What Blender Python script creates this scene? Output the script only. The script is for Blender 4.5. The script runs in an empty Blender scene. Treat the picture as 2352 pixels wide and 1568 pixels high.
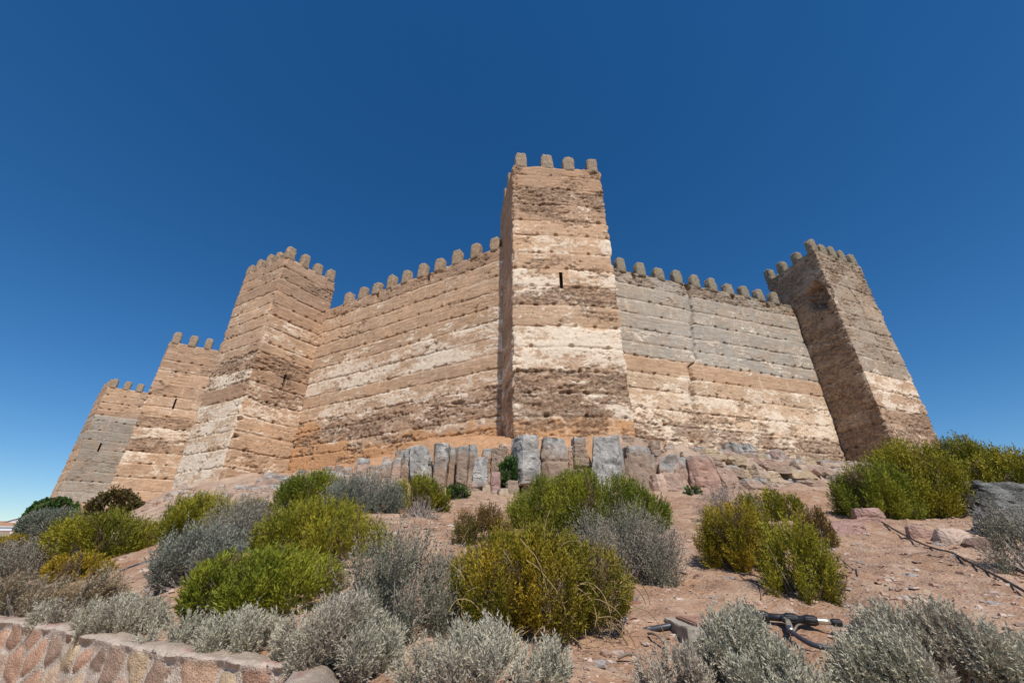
import bpy, math, random
import numpy as np
from mathutils import Vector
R = math.radians
scn = bpy.context.scene
# ------------------------------------------------------------------ camera, sky, sun, exposure
PITCH = 26.6; FPX = 950.0; CU, CV = 1176.0, 784.0      # focal length and centre in units of a 2352 px wide frame
cam_d = bpy.data.cameras.new("camera"); cam = bpy.data.objects.new("camera", cam_d)
scn.collection.objects.link(cam); scn.camera = cam
cam.location = (0, 0, 0); cam.rotation_euler = (R(90 + PITCH), 0, 0)
cam_d.sensor_width = 36.0; cam_d.lens = 36.0 * FPX / 2352.0
cam_d.clip_start = 0.05; cam_d.clip_end = 6000
SUN_AZ, SUN_EL = 164.0, 52.0                          # azimuth clockwise from +Y (away from the camera)
world = bpy.data.worlds.new("World"); scn.world = world; world.use_nodes = True
wn = world.node_tree.nodes; wl = world.node_tree.links
sky = wn.new("ShaderNodeTexSky"); sky.sky_type = 'NISHITA'; sky.sun_disc = False
sky.sun_elevation = R(SUN_EL); sky.sun_rotation = R(SUN_AZ)
sky.altitude = 400; sky.air_density = 1.0; sky.dust_density = 0.0; sky.ozone_density = 5.2
bg = wn['Background']; bg.inputs['Strength'].default_value = 0.115
hsv = wn.new("ShaderNodeHueSaturation"); hsv.inputs['Saturation'].default_value = 1.26
wl.new(sky.outputs[0], hsv.inputs['Color']); wl.new(hsv.outputs[0], bg.inputs['Color'])
sun_d = bpy.data.lights.new("sun", 'SUN'); sun_d.energy = 4.7; sun_d.angle = R(0.5); sun_d.color = (1.0, 0.94, 0.86)
sun = bpy.data.objects.new("sun", sun_d); scn.collection.objects.link(sun)
sdir = Vector((math.sin(R(SUN_AZ)) * math.cos(R(SUN_EL)), math.cos(R(SUN_AZ)) * math.cos(R(SUN_EL)), math.sin(R(SUN_EL))))
sun.rotation_euler = sdir.to_track_quat('Z', 'Y').to_euler(); sun.location = sdir * 60
scn.view_settings.view_transform = 'Standard'; scn.view_settings.look = 'None'
scn.view_settings.gamma = 1.0; scn.view_settings.exposure = -0.08
rng = np.random.default_rng(7)
# ------------------------------------------------------------------ noise
def h3(ix, iy, iz, seed):
    h = (ix.astype(np.int64) * 374761393 + iy.astype(np.int64) * 668265263 + iz.astype(np.int64) * 2147483647 + seed * 974634777) & 0xffffffff
    h = ((h ^ (h >> 13)) * 1274126177) & 0xffffffff
    h = ((h ^ (h >> 16)) * 2246822519) & 0xffffffff
    return ((h ^ (h >> 15)) & 0xffffff) / float(0xffffff)
def vn(x, y, z=None, seed=0):
    x = np.asarray(x, float); y = np.asarray(y, float); x, y = np.broadcast_arrays(x, y)
    ix = np.floor(x); iy = np.floor(y); fx = x - ix; fy = y - iy
    fx = fx * fx * (3 - 2 * fx); fy = fy * fy * (3 - 2 * fy)
    def lay(iz):
        a = h3(ix, iy, iz, seed); b = h3(ix + 1, iy, iz, seed); c = h3(ix, iy + 1, iz, seed); d = h3(ix + 1, iy + 1, iz, seed)
        return (a * (1 - fx) + b * fx) * (1 - fy) + (c * (1 - fx) + d * fx) * fy
    if z is None: return lay(np.zeros_like(ix))
    z = np.broadcast_to(np.asarray(z, float), x.shape); iz = np.floor(z); fz = z - iz; fz = fz * fz * (3 - 2 * fz)
    return lay(iz) * (1 - fz) + lay(iz + 1) * fz
def fbm(x, y, z=None, seed=0, oct=4):
    t = 0; a = 1; n = 0; f = 1.0
    for k in range(oct):
        t = t + a * vn(x * f + 13.7 * k, y * f - 7.1 * k, None if z is None else z * f + 3.3 * k, seed + k); n += a; a *= .5; f *= 2.03
    return t / n                                        # 0..1, mean .5
def sst(a, b, x):
    t = np.clip((x - a) / (b - a), 0, 1); return t * t * (3 - 2 * t)
# ------------------------------------------------------------------ mesh helpers
def mesh_np(name, V, faces, mat, col=None, rough=None, parent=None, smooth=True):
    """faces: list of (n,k) integer arrays; ONE mesh object"""
    me = bpy.data.meshes.new(name); V = np.asarray(V, np.float32)
    me.vertices.add(len(V)); me.vertices.foreach_set('co', V.ravel())
    faces = [np.asarray(f, np.int32) for f in faces if len(f)]
    nl = sum(f.size for f in faces); npoly = sum(len(f) for f in faces)
    me.loops.add(nl); me.loops.foreach_set('vertex_index', np.concatenate([f.ravel() for f in faces]))
    me.polygons.add(npoly)
    tot = np.concatenate([np.full(len(f), f.shape[1], np.int32) for f in faces])
    st = np.concatenate([[0], np.cumsum(tot)[:-1]]).astype(np.int32)
    me.polygons.foreach_set('loop_start', st); me.polygons.foreach_set('loop_total', tot)
    me.polygons.foreach_set('use_smooth', np.full(npoly, smooth))
    me.update(calc_edges=True)
    if col is not None:
        a = me.color_attributes.new('Col', 'FLOAT_COLOR', 'POINT')
        c = np.ones((len(V), 4), np.float32); c[:, :3] = col; a.data.foreach_set('color', c.ravel())
    if rough is not None:
        a = me.attributes.new('rough', 'FLOAT', 'POINT'); a.data.foreach_set('value', np.asarray(rough, np.float32))
    me.materials.append(mat)
    o = bpy.data.objects.new(name, me); scn.collection.objects.link(o)
    if parent: o.parent = parent
    return o
def tag(o, label=None, cat=None, group=None, kind=None):
    if label: o['label'] = label
    if cat: o['category'] = cat
    if group: o['group'] = group
    if kind or cat: o['kind'] = kind or 'thing'
    return o
def empty(name, loc=(0, 0, 0), rz=0):
    o = bpy.data.objects.new(name, None); scn.collection.objects.link(o)
    o.location = loc; o.rotation_euler = (0, 0, rz); o.empty_display_size = .3; return o
def gridq(nu, nv, wrap=False):
    """quads of a grid with index i*nv+j"""
    i = np.arange(nu if wrap else nu - 1)[:, None]; j = np.arange(nv - 1)[None, :]
    i2 = (i + 1) % nu
    return np.stack([i * nv + j, i2 * nv + j, i2 * nv + j + 1, i * nv + j + 1], -1).reshape(-1, 4)
def boxgrid(n):
    """surface of the cube -1..1 with n cells a side, vertices merged"""
    t = np.linspace(-1, 1, n + 1); A, B = np.meshgrid(t, t, indexing='ij'); one = np.ones_like(A)
    vs = []; fs = []
    for ax in range(3):
        for s in (-1, 1):
            p = [None] * 3; p[ax] = one * s; p[(ax + 1) % 3] = A; p[(ax + 2) % 3] = B
            q = gridq(n + 1, n + 1)
            if s < 0: q = q[:, ::-1]
            fs.append(q + len(vs) * (n + 1) ** 2); vs.append(np.stack(p, -1).reshape(-1, 3))
    V = np.concatenate(vs); F = np.concatenate(fs)
    key = np.round(V * 1000).astype(int); _, idx, inv = np.unique(key, axis=0, return_index=True, return_inverse=True)
    return V[idx], inv.ravel()[F]
def tube(pts, rad, ns=8, caps=True):
    pts = np.asarray(pts, float); n = len(pts); rad = np.broadcast_to(rad, (n,))
    T = np.gradient(pts, axis=0); T /= np.linalg.norm(T, axis=1)[:, None] + 1e-9
    up = np.array([0.13, 0.07, 1.0]); A = np.cross(T, up); A /= np.linalg.norm(A, axis=1)[:, None] + 1e-9; B = np.cross(T, A)
    th = np.arange(ns) / ns * 2 * math.pi
    V = pts[:, None] + rad[:, None, None] * (A[:, None] * np.cos(th)[None, :, None] + B[:, None] * np.sin(th)[None, :, None])
    i = np.arange(n - 1)[:, None]; j = np.arange(ns)[None]; j2 = (j + 1) % ns
    F = np.stack([i * ns + j, i * ns + j2, (i + 1) * ns + j2, (i + 1) * ns + j], -1).reshape(-1, 4)
    fs = [F]
    if caps: fs += [np.arange(ns)[None, ::-1], (np.arange(ns) + (n - 1) * ns)[None]]
    return V.reshape(-1, 3), fs
class Acc:
    def __init__(s): s.V = []; s.F = []; s.n = 0; s.C = []
    def add(s, V, fs, col=None):
        V = np.asarray(V, float)
        for f in fs: s.F.append(np.asarray(f) + s.n)
        s.V.append(V); s.n += len(V)
        if col is not None: s.C.append(np.broadcast_to(col, (len(V), 3)))
    def box(s, c, h, rot=0, col=None):
        x = np.array([[-1,-1,-1],[1,-1,-1],[1,1,-1],[-1,1,-1],[-1,-1,1],[1,-1,1],[1,1,1],[-1,1,1]], float) * h
        cc, ss = math.cos(rot), math.sin(rot)
        x = np.stack([x[:,0]*cc-x[:,1]*ss, x[:,0]*ss+x[:,1]*cc, x[:,2]], 1) + np.asarray(c)
        s.add(x, [[[0,3,2,1],[4,5,6,7],[0,1,5,4],[1,2,6,5],[2,3,7,6],[3,0,4,7]]], col)
    def out(s, name, mat, parent=None, smooth=False):
        return mesh_np(name, np.concatenate(s.V), s.F, mat, np.concatenate(s.C) if s.C else None, None, parent, smooth)
def tri_fix(F): return F
# ------------------------------------------------------------------ photograph rays (used only to find real places)
_s, _c = math.sin(R(PITCH)), math.cos(R(PITCH))
def ray(u, v):
    x = (u - CU) / FPX; y = -(v - CV) / FPX
    return np.array([x, _c - y * _s, _s + y * _c])
def at_y(u, v, Y):
    d = ray(u, v); return d * (Y / d[1])
# ------------------------------------------------------------------ materials
def new_mat(name):
    m = bpy.data.materials.new(name); m.use_nodes = True; nt = m.node_tree
    return m, nt, nt.nodes['Principled BSDF']
def nd(nt, t, **kw):
    n = nt.nodes.new(t)
    for k, v in kw.items():
        if k in n.inputs.keys(): n.inputs[k].default_value = v
        else: setattr(n, k, v)
    return n
def mixc(nt, fac, a, b, mode='MIX'):
    n = nt.nodes.new('ShaderNodeMix'); n.data_type = 'RGBA'; n.blend_type = mode
    for s, v in ((n.inputs[0], fac), (n.inputs[6], a), (n.inputs[7], b)):
        if hasattr(v, 'is_output') or isinstance(v, bpy.types.NodeSocket): nt.links.new(v, s)
        elif isinstance(v, (int, float)): s.default_value = v
        else: s.default_value = (*v, 1)
    return n.outputs[2]
def ramp(nt, src, stops):
    n = nt.nodes.new('ShaderNodeValToRGB'); e = n.color_ramp.elements
    while len(e) < len(stops): e.new(.5)
    for k, (p, c) in enumerate(stops):
        e[k].position = p; e[k].color = (c, c, c, 1) if isinstance(c, (int, float)) else (*c, 1)
    nt.links.new(src, n.inputs[0]); return n.outputs[0]
def stone_mat(name, s1, s2, amp, bump, dist, peb=28):
    """vertex colour broken up by fine grain, pebbles and a bump that follows them"""
    m, nt, b = new_mat(name); L = nt.links
    tc = nd(nt, 'ShaderNodeTexCoord'); at = nd(nt, 'ShaderNodeAttribute', attribute_name='Col')
    ro = nd(nt, 'ShaderNodeAttribute', attribute_name='rough')
    n1 = nd(nt, 'ShaderNodeTexNoise', Scale=s1, Detail=8, Roughness=.7); L.new(tc.outputs['Object'], n1.inputs['Vector'])
    n2 = nd(nt, 'ShaderNodeTexNoise', Scale=s2, Detail=5, Roughness=.75); L.new(tc.outputs['Object'], n2.inputs['Vector'])
    vo = nd(nt, 'ShaderNodeTexVoronoi', Scale=peb); L.new(tc.outputs['Object'], vo.inputs['Vector'])
    f1 = ramp(nt, n1.outputs[0], [(.32, 1 - amp), (.68, 1 + amp)])
    f2 = ramp(nt, n2.outputs[0], [(.3, 1 - amp * 1.1), (.7, 1 + amp)])
    c = mixc(nt, 1.0, at.outputs['Color'], f1, 'MULTIPLY'); c = mixc(nt, 1.0, c, f2, 'MULTIPLY')
    pv = ramp(nt, vo.outputs['Color'], [(0, .72), (1, 1.3)])
    rf = nd(nt, 'ShaderNodeMath', operation='MULTIPLY'); L.new(ro.outputs['Fac'], rf.inputs[0]); rf.inputs[1].default_value = .9
    c2 = mixc(nt, 1.0, c, pv, 'MULTIPLY'); c = mixc(nt, rf.outputs[0], c, c2)
    L.new(c, b.inputs['Base Color']); b.inputs['Roughness'].default_value = .95; b.inputs['Specular IOR Level'].default_value = .15
    ad = nd(nt, 'ShaderNodeMath', operation='MULTIPLY_ADD'); L.new(vo.outputs['Distance'], ad.inputs[0]); ad.inputs[1].default_value = -.8
    L.new(n2.outputs[0], ad.inputs[2])
    ad2 = nd(nt, 'ShaderNodeMath', operation='ADD'); L.new(ad.outputs[0], ad2.inputs[0]); L.new(n1.outputs[0], ad2.inputs[1])
    bs = nd(nt, 'ShaderNodeMath', operation='MULTIPLY_ADD'); L.new(ro.outputs['Fac'], bs.inputs[0]); bs.inputs[1].default_value = .6; bs.inputs[2].default_value = .4
    bp = nd(nt, 'ShaderNodeBump', Strength=bump, Distance=dist); L.new(ad2.outputs[0], bp.inputs['Height'])
    L.new(bs.outputs[0], bp.inputs['Strength']); L.new(bp.outputs[0], b.inputs['Normal'])
    return m
M_WALL = stone_mat('rammed_earth', 5, 30, .13, 1, .05, 22)
M_ROCK = stone_mat('weathered_rock', 6, 34, .16, 1, .04, 30)
M_RUBBLE = stone_mat('mortared_rubble', 14, 70, .16, 1, .012, 90)
M_SOIL = stone_mat('stony_soil', 3.5, 26, .17, 1, .03, 42)
def leaf_mat(name, tr=.13):
    m, nt, b = new_mat(name); L = nt.links; at = nd(nt, 'ShaderNodeAttribute', attribute_name='Col')
    L.new(at.outputs['Color'], b.inputs['Base Color']); b.inputs['Roughness'].default_value = .7; b.inputs['Specular IOR Level'].default_value = .2
    t = nd(nt, 'ShaderNodeBsdfTranslucent'); L.new(at.outputs['Color'], t.inputs['Color'])
    mx = nd(nt, 'ShaderNodeMixShader'); mx.inputs[0].default_value = tr
    L.new(b.outputs[0], mx.inputs[1]); L.new(t.outputs[0], mx.inputs[2]); L.new(mx.outputs[0], nt.nodes['Material Output'].inputs[0])
    return m
M_LEAF = leaf_mat('shrub_leaves')
def plain(name, col, rough=.6, amp=.15, scale=20, metal=0):
    m, nt, b = new_mat(name); L = nt.links; tc = nd(nt, 'ShaderNodeTexCoord')
    n = nd(nt, 'ShaderNodeTexNoise', Scale=scale, Detail=5); L.new(tc.outputs['Object'], n.inputs['Vector'])
    f = ramp(nt, n.outputs[0], [(.3, 1 - amp), (.7, 1 + amp)]); L.new(mixc(nt, 1.0, col, f, 'MULTIPLY'), b.inputs['Base Color'])
    b.inputs['Roughness'].default_value = rough; b.inputs['Metallic'].default_value = metal
    bp = nd(nt, 'ShaderNodeBump', Strength=.3, Distance=.01); L.new(n.outputs[0], bp.inputs['Height']); L.new(bp.outputs[0], b.inputs['Normal'])
    return m
M_STEM = plain('dry_bark', (.20, .155, .12), .9)
M_DEAD = plain('bleached_twig', (.34, .29, .25), .9)
M_PIPE = plain('dark_grey_plastic', (.045, .05, .065), .42, .25, 9)
M_BLACK = plain('black_plastic', (.018, .018, .02), .5, .2, 9)
M_BRASS = plain('nickel_plated_brass', (.55, .50, .38), .35, .2, 20, .6)
M_CONC = plain('old_concrete', (.33, .29, .235), .9, .3, 11)
M_RUST = plain('rusty_sheet', (.33, .18, .125), .8, .25, 25)
M_WHITE = plain('whitewash', (.74, .74, .74), .8, .05, 1)
M_TILE = plain('clay_tiles', (.42, .24, .14), .8, .25, 3)
M_REDB = plain('raw_brick', (.36, .16, .10), .8, .2, 2)
M_PANE = plain('dark_window_glass', (.03, .03, .035), .3, .1, 2)
# ------------------------------------------------------------------ terrain height
def plane(y): return -1.107 + .195 * y
CP = [(0,2.6,-.60),(0,6,.06),(0,10,.84),(0,13,1.43),(3,3,-.52),(4.4,4.1,-.30),(8.4,7.7,.40),(6.1,8.1,.47),(12,10,.85),(7.3,13.6,1.55),(11.4,15.4,1.95),(16,18,2.5),
 (1.5,2.2,-.68),(2.5,16.3,2.72),(0,16.5,2.78),(6,20,3.2),(13,22,3.3),(20,22.3,3.55),(23,23,3.6),(-6,21.5,3.65),(-13,25,3.85),(-15.3,22.4,3.15),(-19,24.3,2.7),
 (-9,14,1.55),(-6,13,1.4),(-4,10,.85),(-3,16,2.7),
 (-1.2,2.9,-.56),(-2.4,3.6,-.52),(-4.4,4.7,-.52),(-3.6,5.2,-.12),(-6,6.3,-.40),(-8,9,-.25),(-7,11,.55),(-12,14,.5),(-16,18,.6),(-20,25,2.0),(-29,33.5,2.1),(-33,34,1.9),(-49,47,2.2),
 (-22,19,-1.8),(-32,27,-3.0),(-50,37,-5),(-14,10,-2.0),(-10,7,-1.4),(15,8,.3),(22,14,1.0),(28,20,1.5),(27,24,2.6),(40,30,-2),(40,10,-3),
 (0,40,4),(20,38,4),(-20,45,3.5),(-40,62,2),(0,60,2),(45,60,-1),(10,1,-1.0),(20,0,-2),(-8,0,-2.4),(0,-6,-2.2),(-40,0,-8),(40,-20,-8),(-50,60,0)]
CP = np.array(CP, float)
def tps_fit(P):
    n = len(P); d = np.hypot(P[:, 0][:, None] - P[:, 0], P[:, 1][:, None] - P[:, 1]); K = np.where(d > 0, d * d * np.log(d + 1e-12), 0) + np.eye(n) * .02
    A = np.zeros((n + 3, n + 3)); A[:n, :n] = K; A[:n, n] = 1; A[:n, n + 1:] = P[:, :2]; A[n, :n] = 1; A[n + 1:, :n] = P[:, :2].T
    return np.linalg.solve(A, np.concatenate([P[:, 2], [0, 0, 0]]))
W_ = tps_fit(CP)
def tps(x, y):
    s = np.shape(x); x = np.ravel(x); y = np.ravel(y); o = np.zeros(len(x))
    for a in range(0, len(x), 20000):
        X = x[a:a + 20000, None]; Y = y[a:a + 20000, None]; d2 = (X - CP[:, 0]) ** 2 + (Y - CP[:, 1]) ** 2 + 1e-12
        o[a:a + 20000] = (.5 * d2 * np.log(d2)) @ W_[:-3] + W_[-3] + W_[-2] * X[:, 0] + W_[-1] * Y[:, 0]
    return o.reshape(s)
LEX = [-12, -9, -5, -3, 0, 3, 7, 11, 16, 20]; LEY = [15.6, 15.3, 14.9, 14.2, 13.7, 13.7, 14.2, 15.8, 18.6, 20.6]
def ledge_y(x): return np.interp(x, LEX, LEY)
def ledge_h(x): return np.interp(x, [-12, -9, -7, -5, -3, 0, 4, 7, 10, 16, 20, 24], [0, 0, .15, .55, 1.05, 1.2, 1.3, 1.05, .8, .45, .2, 0])
WALLPX = [(-150, 1410), (0, 1425), (110, 1440), (220, 1462), (330, 1487), (450, 1506), (560, 1520), (690, 1533)]
WZ = -.54
wpts = [tuple((ray(u, v) * (WZ / ray(u, v)[2]))[:2]) for u, v in WALLPX]
wpts = [(-16, 13.5), (-9.5, 8.2)] + wpts + [(-.98, 2.3), (-.9, 1.6), (-.5, 1.2), (2, 1.0), (9, 1.0)]
wpts = np.array(wpts)
BACK = .20
def wall_front_y(x): return np.interp(x, wpts[:, 0], wpts[:, 1])
def hbase(x, y):
    r = np.hypot(x, y - 10)
    near = tps(x, y); th = np.degrees(np.arctan2(x, y)); d = np.hypot(x, y)
    town = np.exp(-((th + 50) / 9.0) ** 2) * sst(80, 225, d) * (1 - sst(250, 400, d)) * 18
    far = -9 - 5 * sst(80, 300, d) + town + 2 * (fbm(x / 60, y / 60, seed=3) - .5)
    k = sst(48, 95, r)
    z = near * (1 - k) + far * k
    yl = ledge_y(x); z = z + ledge_h(x) * sst(.45, 1.25, y - yl + .5 * (fbm(x * 1.7, y * 1.7, seed=5) - .5)) 
    front = sst(0, 1, (wall_front_y(x) + .14 - y) / .1) * (r < 40)
    z = z * (1 - front) + np.minimum(z, -1.55) * front
    return z
def hfull(x, y):
    z = hbase(x, y); r = np.hypot(x, y)
    k = 1 - sst(40, 70, r)
    front = (y < wall_front_y(x) + .35)
    n = (fbm(x * .8, y * .8, seed=11) - .5) * .16 + (fbm(x * 3.1, y * 3.1, seed=12) - .5) * .10 + (fbm(x * 9, y * 9, seed=13, oct=3) - .5) * .06
    crest = sst(-4, -7, x) * sst(8, 12, y) * (1 - sst(26, 32, y)); n = n + crest * (np.floor(fbm(x * .9, y * .9, seed=25, oct=3) * 12) / 12 - .5) * .5
    yl = ledge_y(x); band = np.exp(-((y - yl - 1.2) / 1.6) ** 2) * sst(-10, -5, x) * (1 - sst(19, 23, x)); 
    rk = np.abs(fbm(x * 1.3, y * 1.3, seed=21) - .5) * 2; rk2 = np.floor(fbm(x * 1.1 + 4, y * 1.1, seed=22, oct=3) * 9) / 9
    n = n + band * ((rk2 - .5) * .7 + (rk - .3) * .3) + (fbm(x * 6, y * 6, seed=23, oct=3) - .5) * .22 * band
    return z + np.where(front, .15, 1) * n * k
def hit(u, v, ymin=2.2):
    d = ray(u, v); Y = np.concatenate([np.arange(ymin, 30, .02), np.arange(30, 90, .2)]); t = Y / d[1]
    P = d[None] * t[:, None]; g = hbase(P[:, 0], P[:, 1]); below = np.where(P[:, 2] < g)[0]
    return P[below[0]] if len(below) else P[-1]
# ------------------------------------------------------------------ ground: one sheet to the horizon
def axis(a, b, st, far, g):
    mid = np.arange(a, b + st / 2, st); out = [mid]; s = st; x = mid[-1]; hi = []
    while x < far[1]: s *= g; x += s; hi.append(x)
    s = st; x = mid[0]; lo = []
    while x > far[0]: s *= g; x -= s; lo.append(x)
    return np.concatenate([lo[::-1], mid, hi])
gx = axis(-7.5, 9.5, .065, (-2500, 2500), 1.045); gy = axis(1.5, 15.5, .06, (-600, 3500), 1.04)
gx = np.concatenate([axis(-22, -7.6, .13, (-2500, -7.6), 1.06), gx[gx > -7.55]]); g2 = axis(15.6, 28, .12, (15.6, 3500), 1.05); gy = np.concatenate([gy[gy < 15.52], g2])
GX, GY = np.meshgrid(gx, gy, indexing='ij'); GZ = hfull(GX, GY)
x, y = GX.ravel(), GY.ravel()
soil = np.array([.39, .235, .148]); pink = np.array([.42, .275, .185]); redd = np.array([.34, .185, .105]); pale = np.array([.50, .375, .27])
n1 = fbm(x * .55, y * .55, seed=31)[:, None]; n2 = fbm(x * 2.3, y * 2.3, seed=32)[:, None]; n3 = fbm(x * 9, y * 9, seed=33)[:, None]
C = soil + (pink - soil) * sst(.4, .62, n1) + (redd - soil) * sst(.52, .7, n2) * .7
C = C + (pale - C) * sst(.5, .7, n3) * .6
n4 = fbm(x * 4.5, y * 4.5, seed=34)[:, None]; C = C + (np.array([.27, .165, .11]) - C) * sst(.56, .72, n4) * .65
yl = ledge_y(x); band = np.exp(-((y - yl - 1.3) / 1.7) ** 2) * sst(-10, -6, x) * (1 - sst(20, 24, x)); band = band * (1 - .75 * (1 - sst(2.5, 4.5, x)) * sst(.3, .7, y - yl))
rockc = np.array([.38, .265, .195]) + (np.array([.47, .35, .255]) - np.array([.38, .265, .195])) * sst(.4, .6, fbm(x * 1.5, y * 1.5, seed=35))[:, None]
C = C + (rockc - C) * np.clip(band * 1.3, 0, 1)[:, None]
cr_ = sst(-3, -6, x) * sst(9, 13, y) * (1 - sst(26, 32, y)); C = C + (rockc - C) * (cr_ * .8)[:, None]
org = np.array([.50, .275, .14]); ob = sst(.0, .5, y - yl - .35) * sst(-10, -8, x) * (1 - sst(2.5, 4.5, x)); C = C + (org - C) * (ob * .8)[:, None]
rr = np.hypot(x, y); dry = np.array([.36, .29, .18]); C = C + (dry - C) * sst(60, 120, rr)[:, None]
ground = mesh_np('ground', np.stack([x, y, GZ.ravel()], 1), [gridq(len(gx), len(gy))], M_SOIL, C, .25 + .5 * np.clip(n2[:, 0] * 1.4 - .4, 0, 1))
ground['kind'] = 'structure'
# ------------------------------------------------------------------ castle
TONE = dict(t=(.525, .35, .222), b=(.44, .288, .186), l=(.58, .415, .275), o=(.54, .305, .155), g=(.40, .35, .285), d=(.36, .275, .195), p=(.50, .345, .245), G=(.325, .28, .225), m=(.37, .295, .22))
WHITE = np.array([.82, .70, .55]); DARK = np.array([.285, .19, .125])
def body(name, parent, pts, steps, zb, zt, lines, spec, seed, cuts=(), cracks=(), bites=(), orange=None, dz=.042, grey=None, h0=1.0, mer_col=None):
    """closed loop of wall, one mesh. spec[edge] = list per course of (tone, white, rubble)"""
    pts = np.array(pts, float); n = len(pts)
    cx = np.roll(pts, -1, 0); area = (pts[:, 0] * cx[:, 1] - cx[:, 0] * pts[:, 1]).sum()
    P = []; N = []; S = []; E = []; s0 = 0; SL = []
    dirs = []; 
    for i in range(n):
        d = pts[(i + 1) % n] - pts[i]; L = np.hypot(*d); d = d / L; nrm = np.array([d[1], -d[0]]) * (1 if area > 0 else -1); dirs.append((d, L, nrm))
    for i in range(n):
        d, L, nrm = dirs[i]; m = max(1, int(round(L / steps[i])))
        for k in range(m):
            t = L * k / m; P.append(pts[i] + d * t); E.append(i); S.append(s0 + t); SL.append(t)
            if k == 0:
                q = dirs[i - 1][2] + nrm; q = q / max(.3, (1 + dirs[i - 1][2] @ nrm)); N.append(q)
            else: N.append(nrm)
        s0 += L
    P = np.array(P); N = np.array(N); S = np.array(S); E = np.array(E); SL = np.array(SL)
    Z = np.arange(zb, zt + 1e-6, dz); nv = len(Z); nu = len(P)
    SS = np.broadcast_to(S[:, None], (nu, nv)); ZZ = np.broadcast_to(Z[None], (nu, nv)); EE = np.broadcast_to(E[:, None], (nu, nv)); LL = np.broadcast_to(SL[:, None], (nu, nv))
    # courses
    ln = np.array(sorted(lines, reverse=True)); 
    while ln[-1] > zb: ln = np.append(ln, ln[-1] - h0)
    wob = (fbm(SS * .55, ZZ * 0 + 1.5, seed=seed) - .5) * .16 + (fbm(SS * 3.2, ZZ * 0 + 2.5, seed=seed + 1, oct=3) - .5) * .07
    zz = ZZ + wob
    k = np.zeros(ZZ.shape, int)
    for b in ln: k += (zz < b)
    lo = np.concatenate([[zt + .4], ln])           # top of course k
    bot = np.concatenate([ln, [zb - 1]])
    ztop = lo[k]; zbot = bot[np.minimum(k, len(bot) - 1)]
    a_top = ztop - zz; a_bot = zz - zbot                  # distances to the joints
    zc_ = zz + (fbm(SS * .8, ZZ * .8, seed=seed + 3) - .5) * .5 * (np.minimum(a_top, a_bot) < .22) + (fbm(SS * 5, ZZ * 5, seed=seed + 4) - .5) * .10; kc = np.zeros(ZZ.shape, int)
    for b in ln: kc += (zc_ < b)
    tone = np.zeros(ZZ.shape + (3,)); Wc = np.zeros(ZZ.shape); Rc = np.zeros(ZZ.shape)
    for e in range(n):
        sp = spec[e] if e < len(spec) else spec[-1]
        for kk in range(len(ln) + 1):
            t, w, r = sp[min(kk, len(sp) - 1)]; m = (EE == e) & (kc == kk)
            tone[m] = TONE[t]; Wc[m] = w; Rc[m] = r
    kr = h3(k, k * 0, k * 0, seed + 5); kb = h3(k, k * 0 + 3, k * 0, seed + 6)
    tone = tone * (1 + (kr - .5) * .12)[..., None]
    # masks
    rn = fbm(SS * .9, ZZ * 1.6, seed=seed + 10) * .5 + fbm(SS * 4, ZZ * 9, seed=seed + 11) * .3 + fbm(SS * 12, ZZ * 14, seed=seed + 12, oct=2) * .2
    rub = sst(-.06, .06, rn - (.5 + (.5 - Rc) * .42)) * (Rc > .01)
    wn_ = fbm(SS * .8, ZZ * 1.9, seed=seed + 20) * .42 + fbm(SS * 3.5, ZZ * 7.5, seed=seed + 21) * .30 + fbm(SS * 12, ZZ * 15, seed=seed + 26, oct=3) * .28
    wh = sst(-.05, .07, wn_ - (.5 + (.5 - Wc) * .42)) * (Wc > .01)
    nearj = np.exp(-(np.minimum(a_top, 9) / .10) ** 2) * sst(.5, .62, fbm(SS * 1.6, k * 3.0, seed=seed + 23)) * np.clip(Wc * 3, .15, 1)
    wh = np.clip(np.maximum(wh, nearj * .8), 0, 1) * (1 - .75 * rub)
    strk = sst(.70, .82, fbm(SS * 5 + .6 * fbm(SS, ZZ * .8, seed=seed + 25), ZZ * .7, seed=seed + 24, oct=3)) * .3 * (1 - rub)
    wh = np.maximum(wh, strk * (Wc > .04))
    # displacement (outward +)
    amp_j = .25 + .75 * sst(.35, .6, fbm(SS * .9, k * 7.7, seed=seed + 30))
    joint = np.exp(-((a_bot - .01) / .030) ** 2) * .09 * amp_j
    ero = sst(.16, 0, a_top) if False else np.exp(-(a_top / .09) ** 2)
    disp = (kb - .5) * .03 - joint - ero * .028 * amp_j
    disp += (fbm(SS * 1.2, ZZ * 1.2, seed=seed + 31) - .5) * .05 + (fbm(SS * 6, ZZ * 6, seed=seed + 32, oct=3) - .5) * .022
    rr_ = fbm(SS * 5.5, ZZ * 7.5, seed=seed + 33, oct=3); disp += rub * (-.035 + (rr_ - .5) * .16)
    lay = vn(SS * 1.3, ZZ * 9.5, seed=seed + 34); disp += (lay - .5) * .045 * (1 - .7 * wh) * (.4 + rub)
    disp += wh * .012
    # putlog holes along the joints
    sp_ = .82; cell = np.floor(SS / sp_ + h3(k, k * 0 + 9, k * 0, seed) ); off = h3(cell, k, k * 0, seed + 40)
    cs = (cell - h3(k, k * 0 + 9, k * 0, seed) + .3 + .4 * off) * sp_
    ex = h3(cell, k, k * 0 + 2, seed + 41); hr = .052 + .040 * h3(cell, k, k * 0 + 4, seed + 42)
    dd = np.hypot(SS - cs, (a_bot - .05) * 1.05); hole = sst(1.25, .65, dd / hr) if False else np.clip((1.3 - dd / hr) / .5, 0, 1)
    disp -= hole * (ex < .62) * .20
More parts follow.
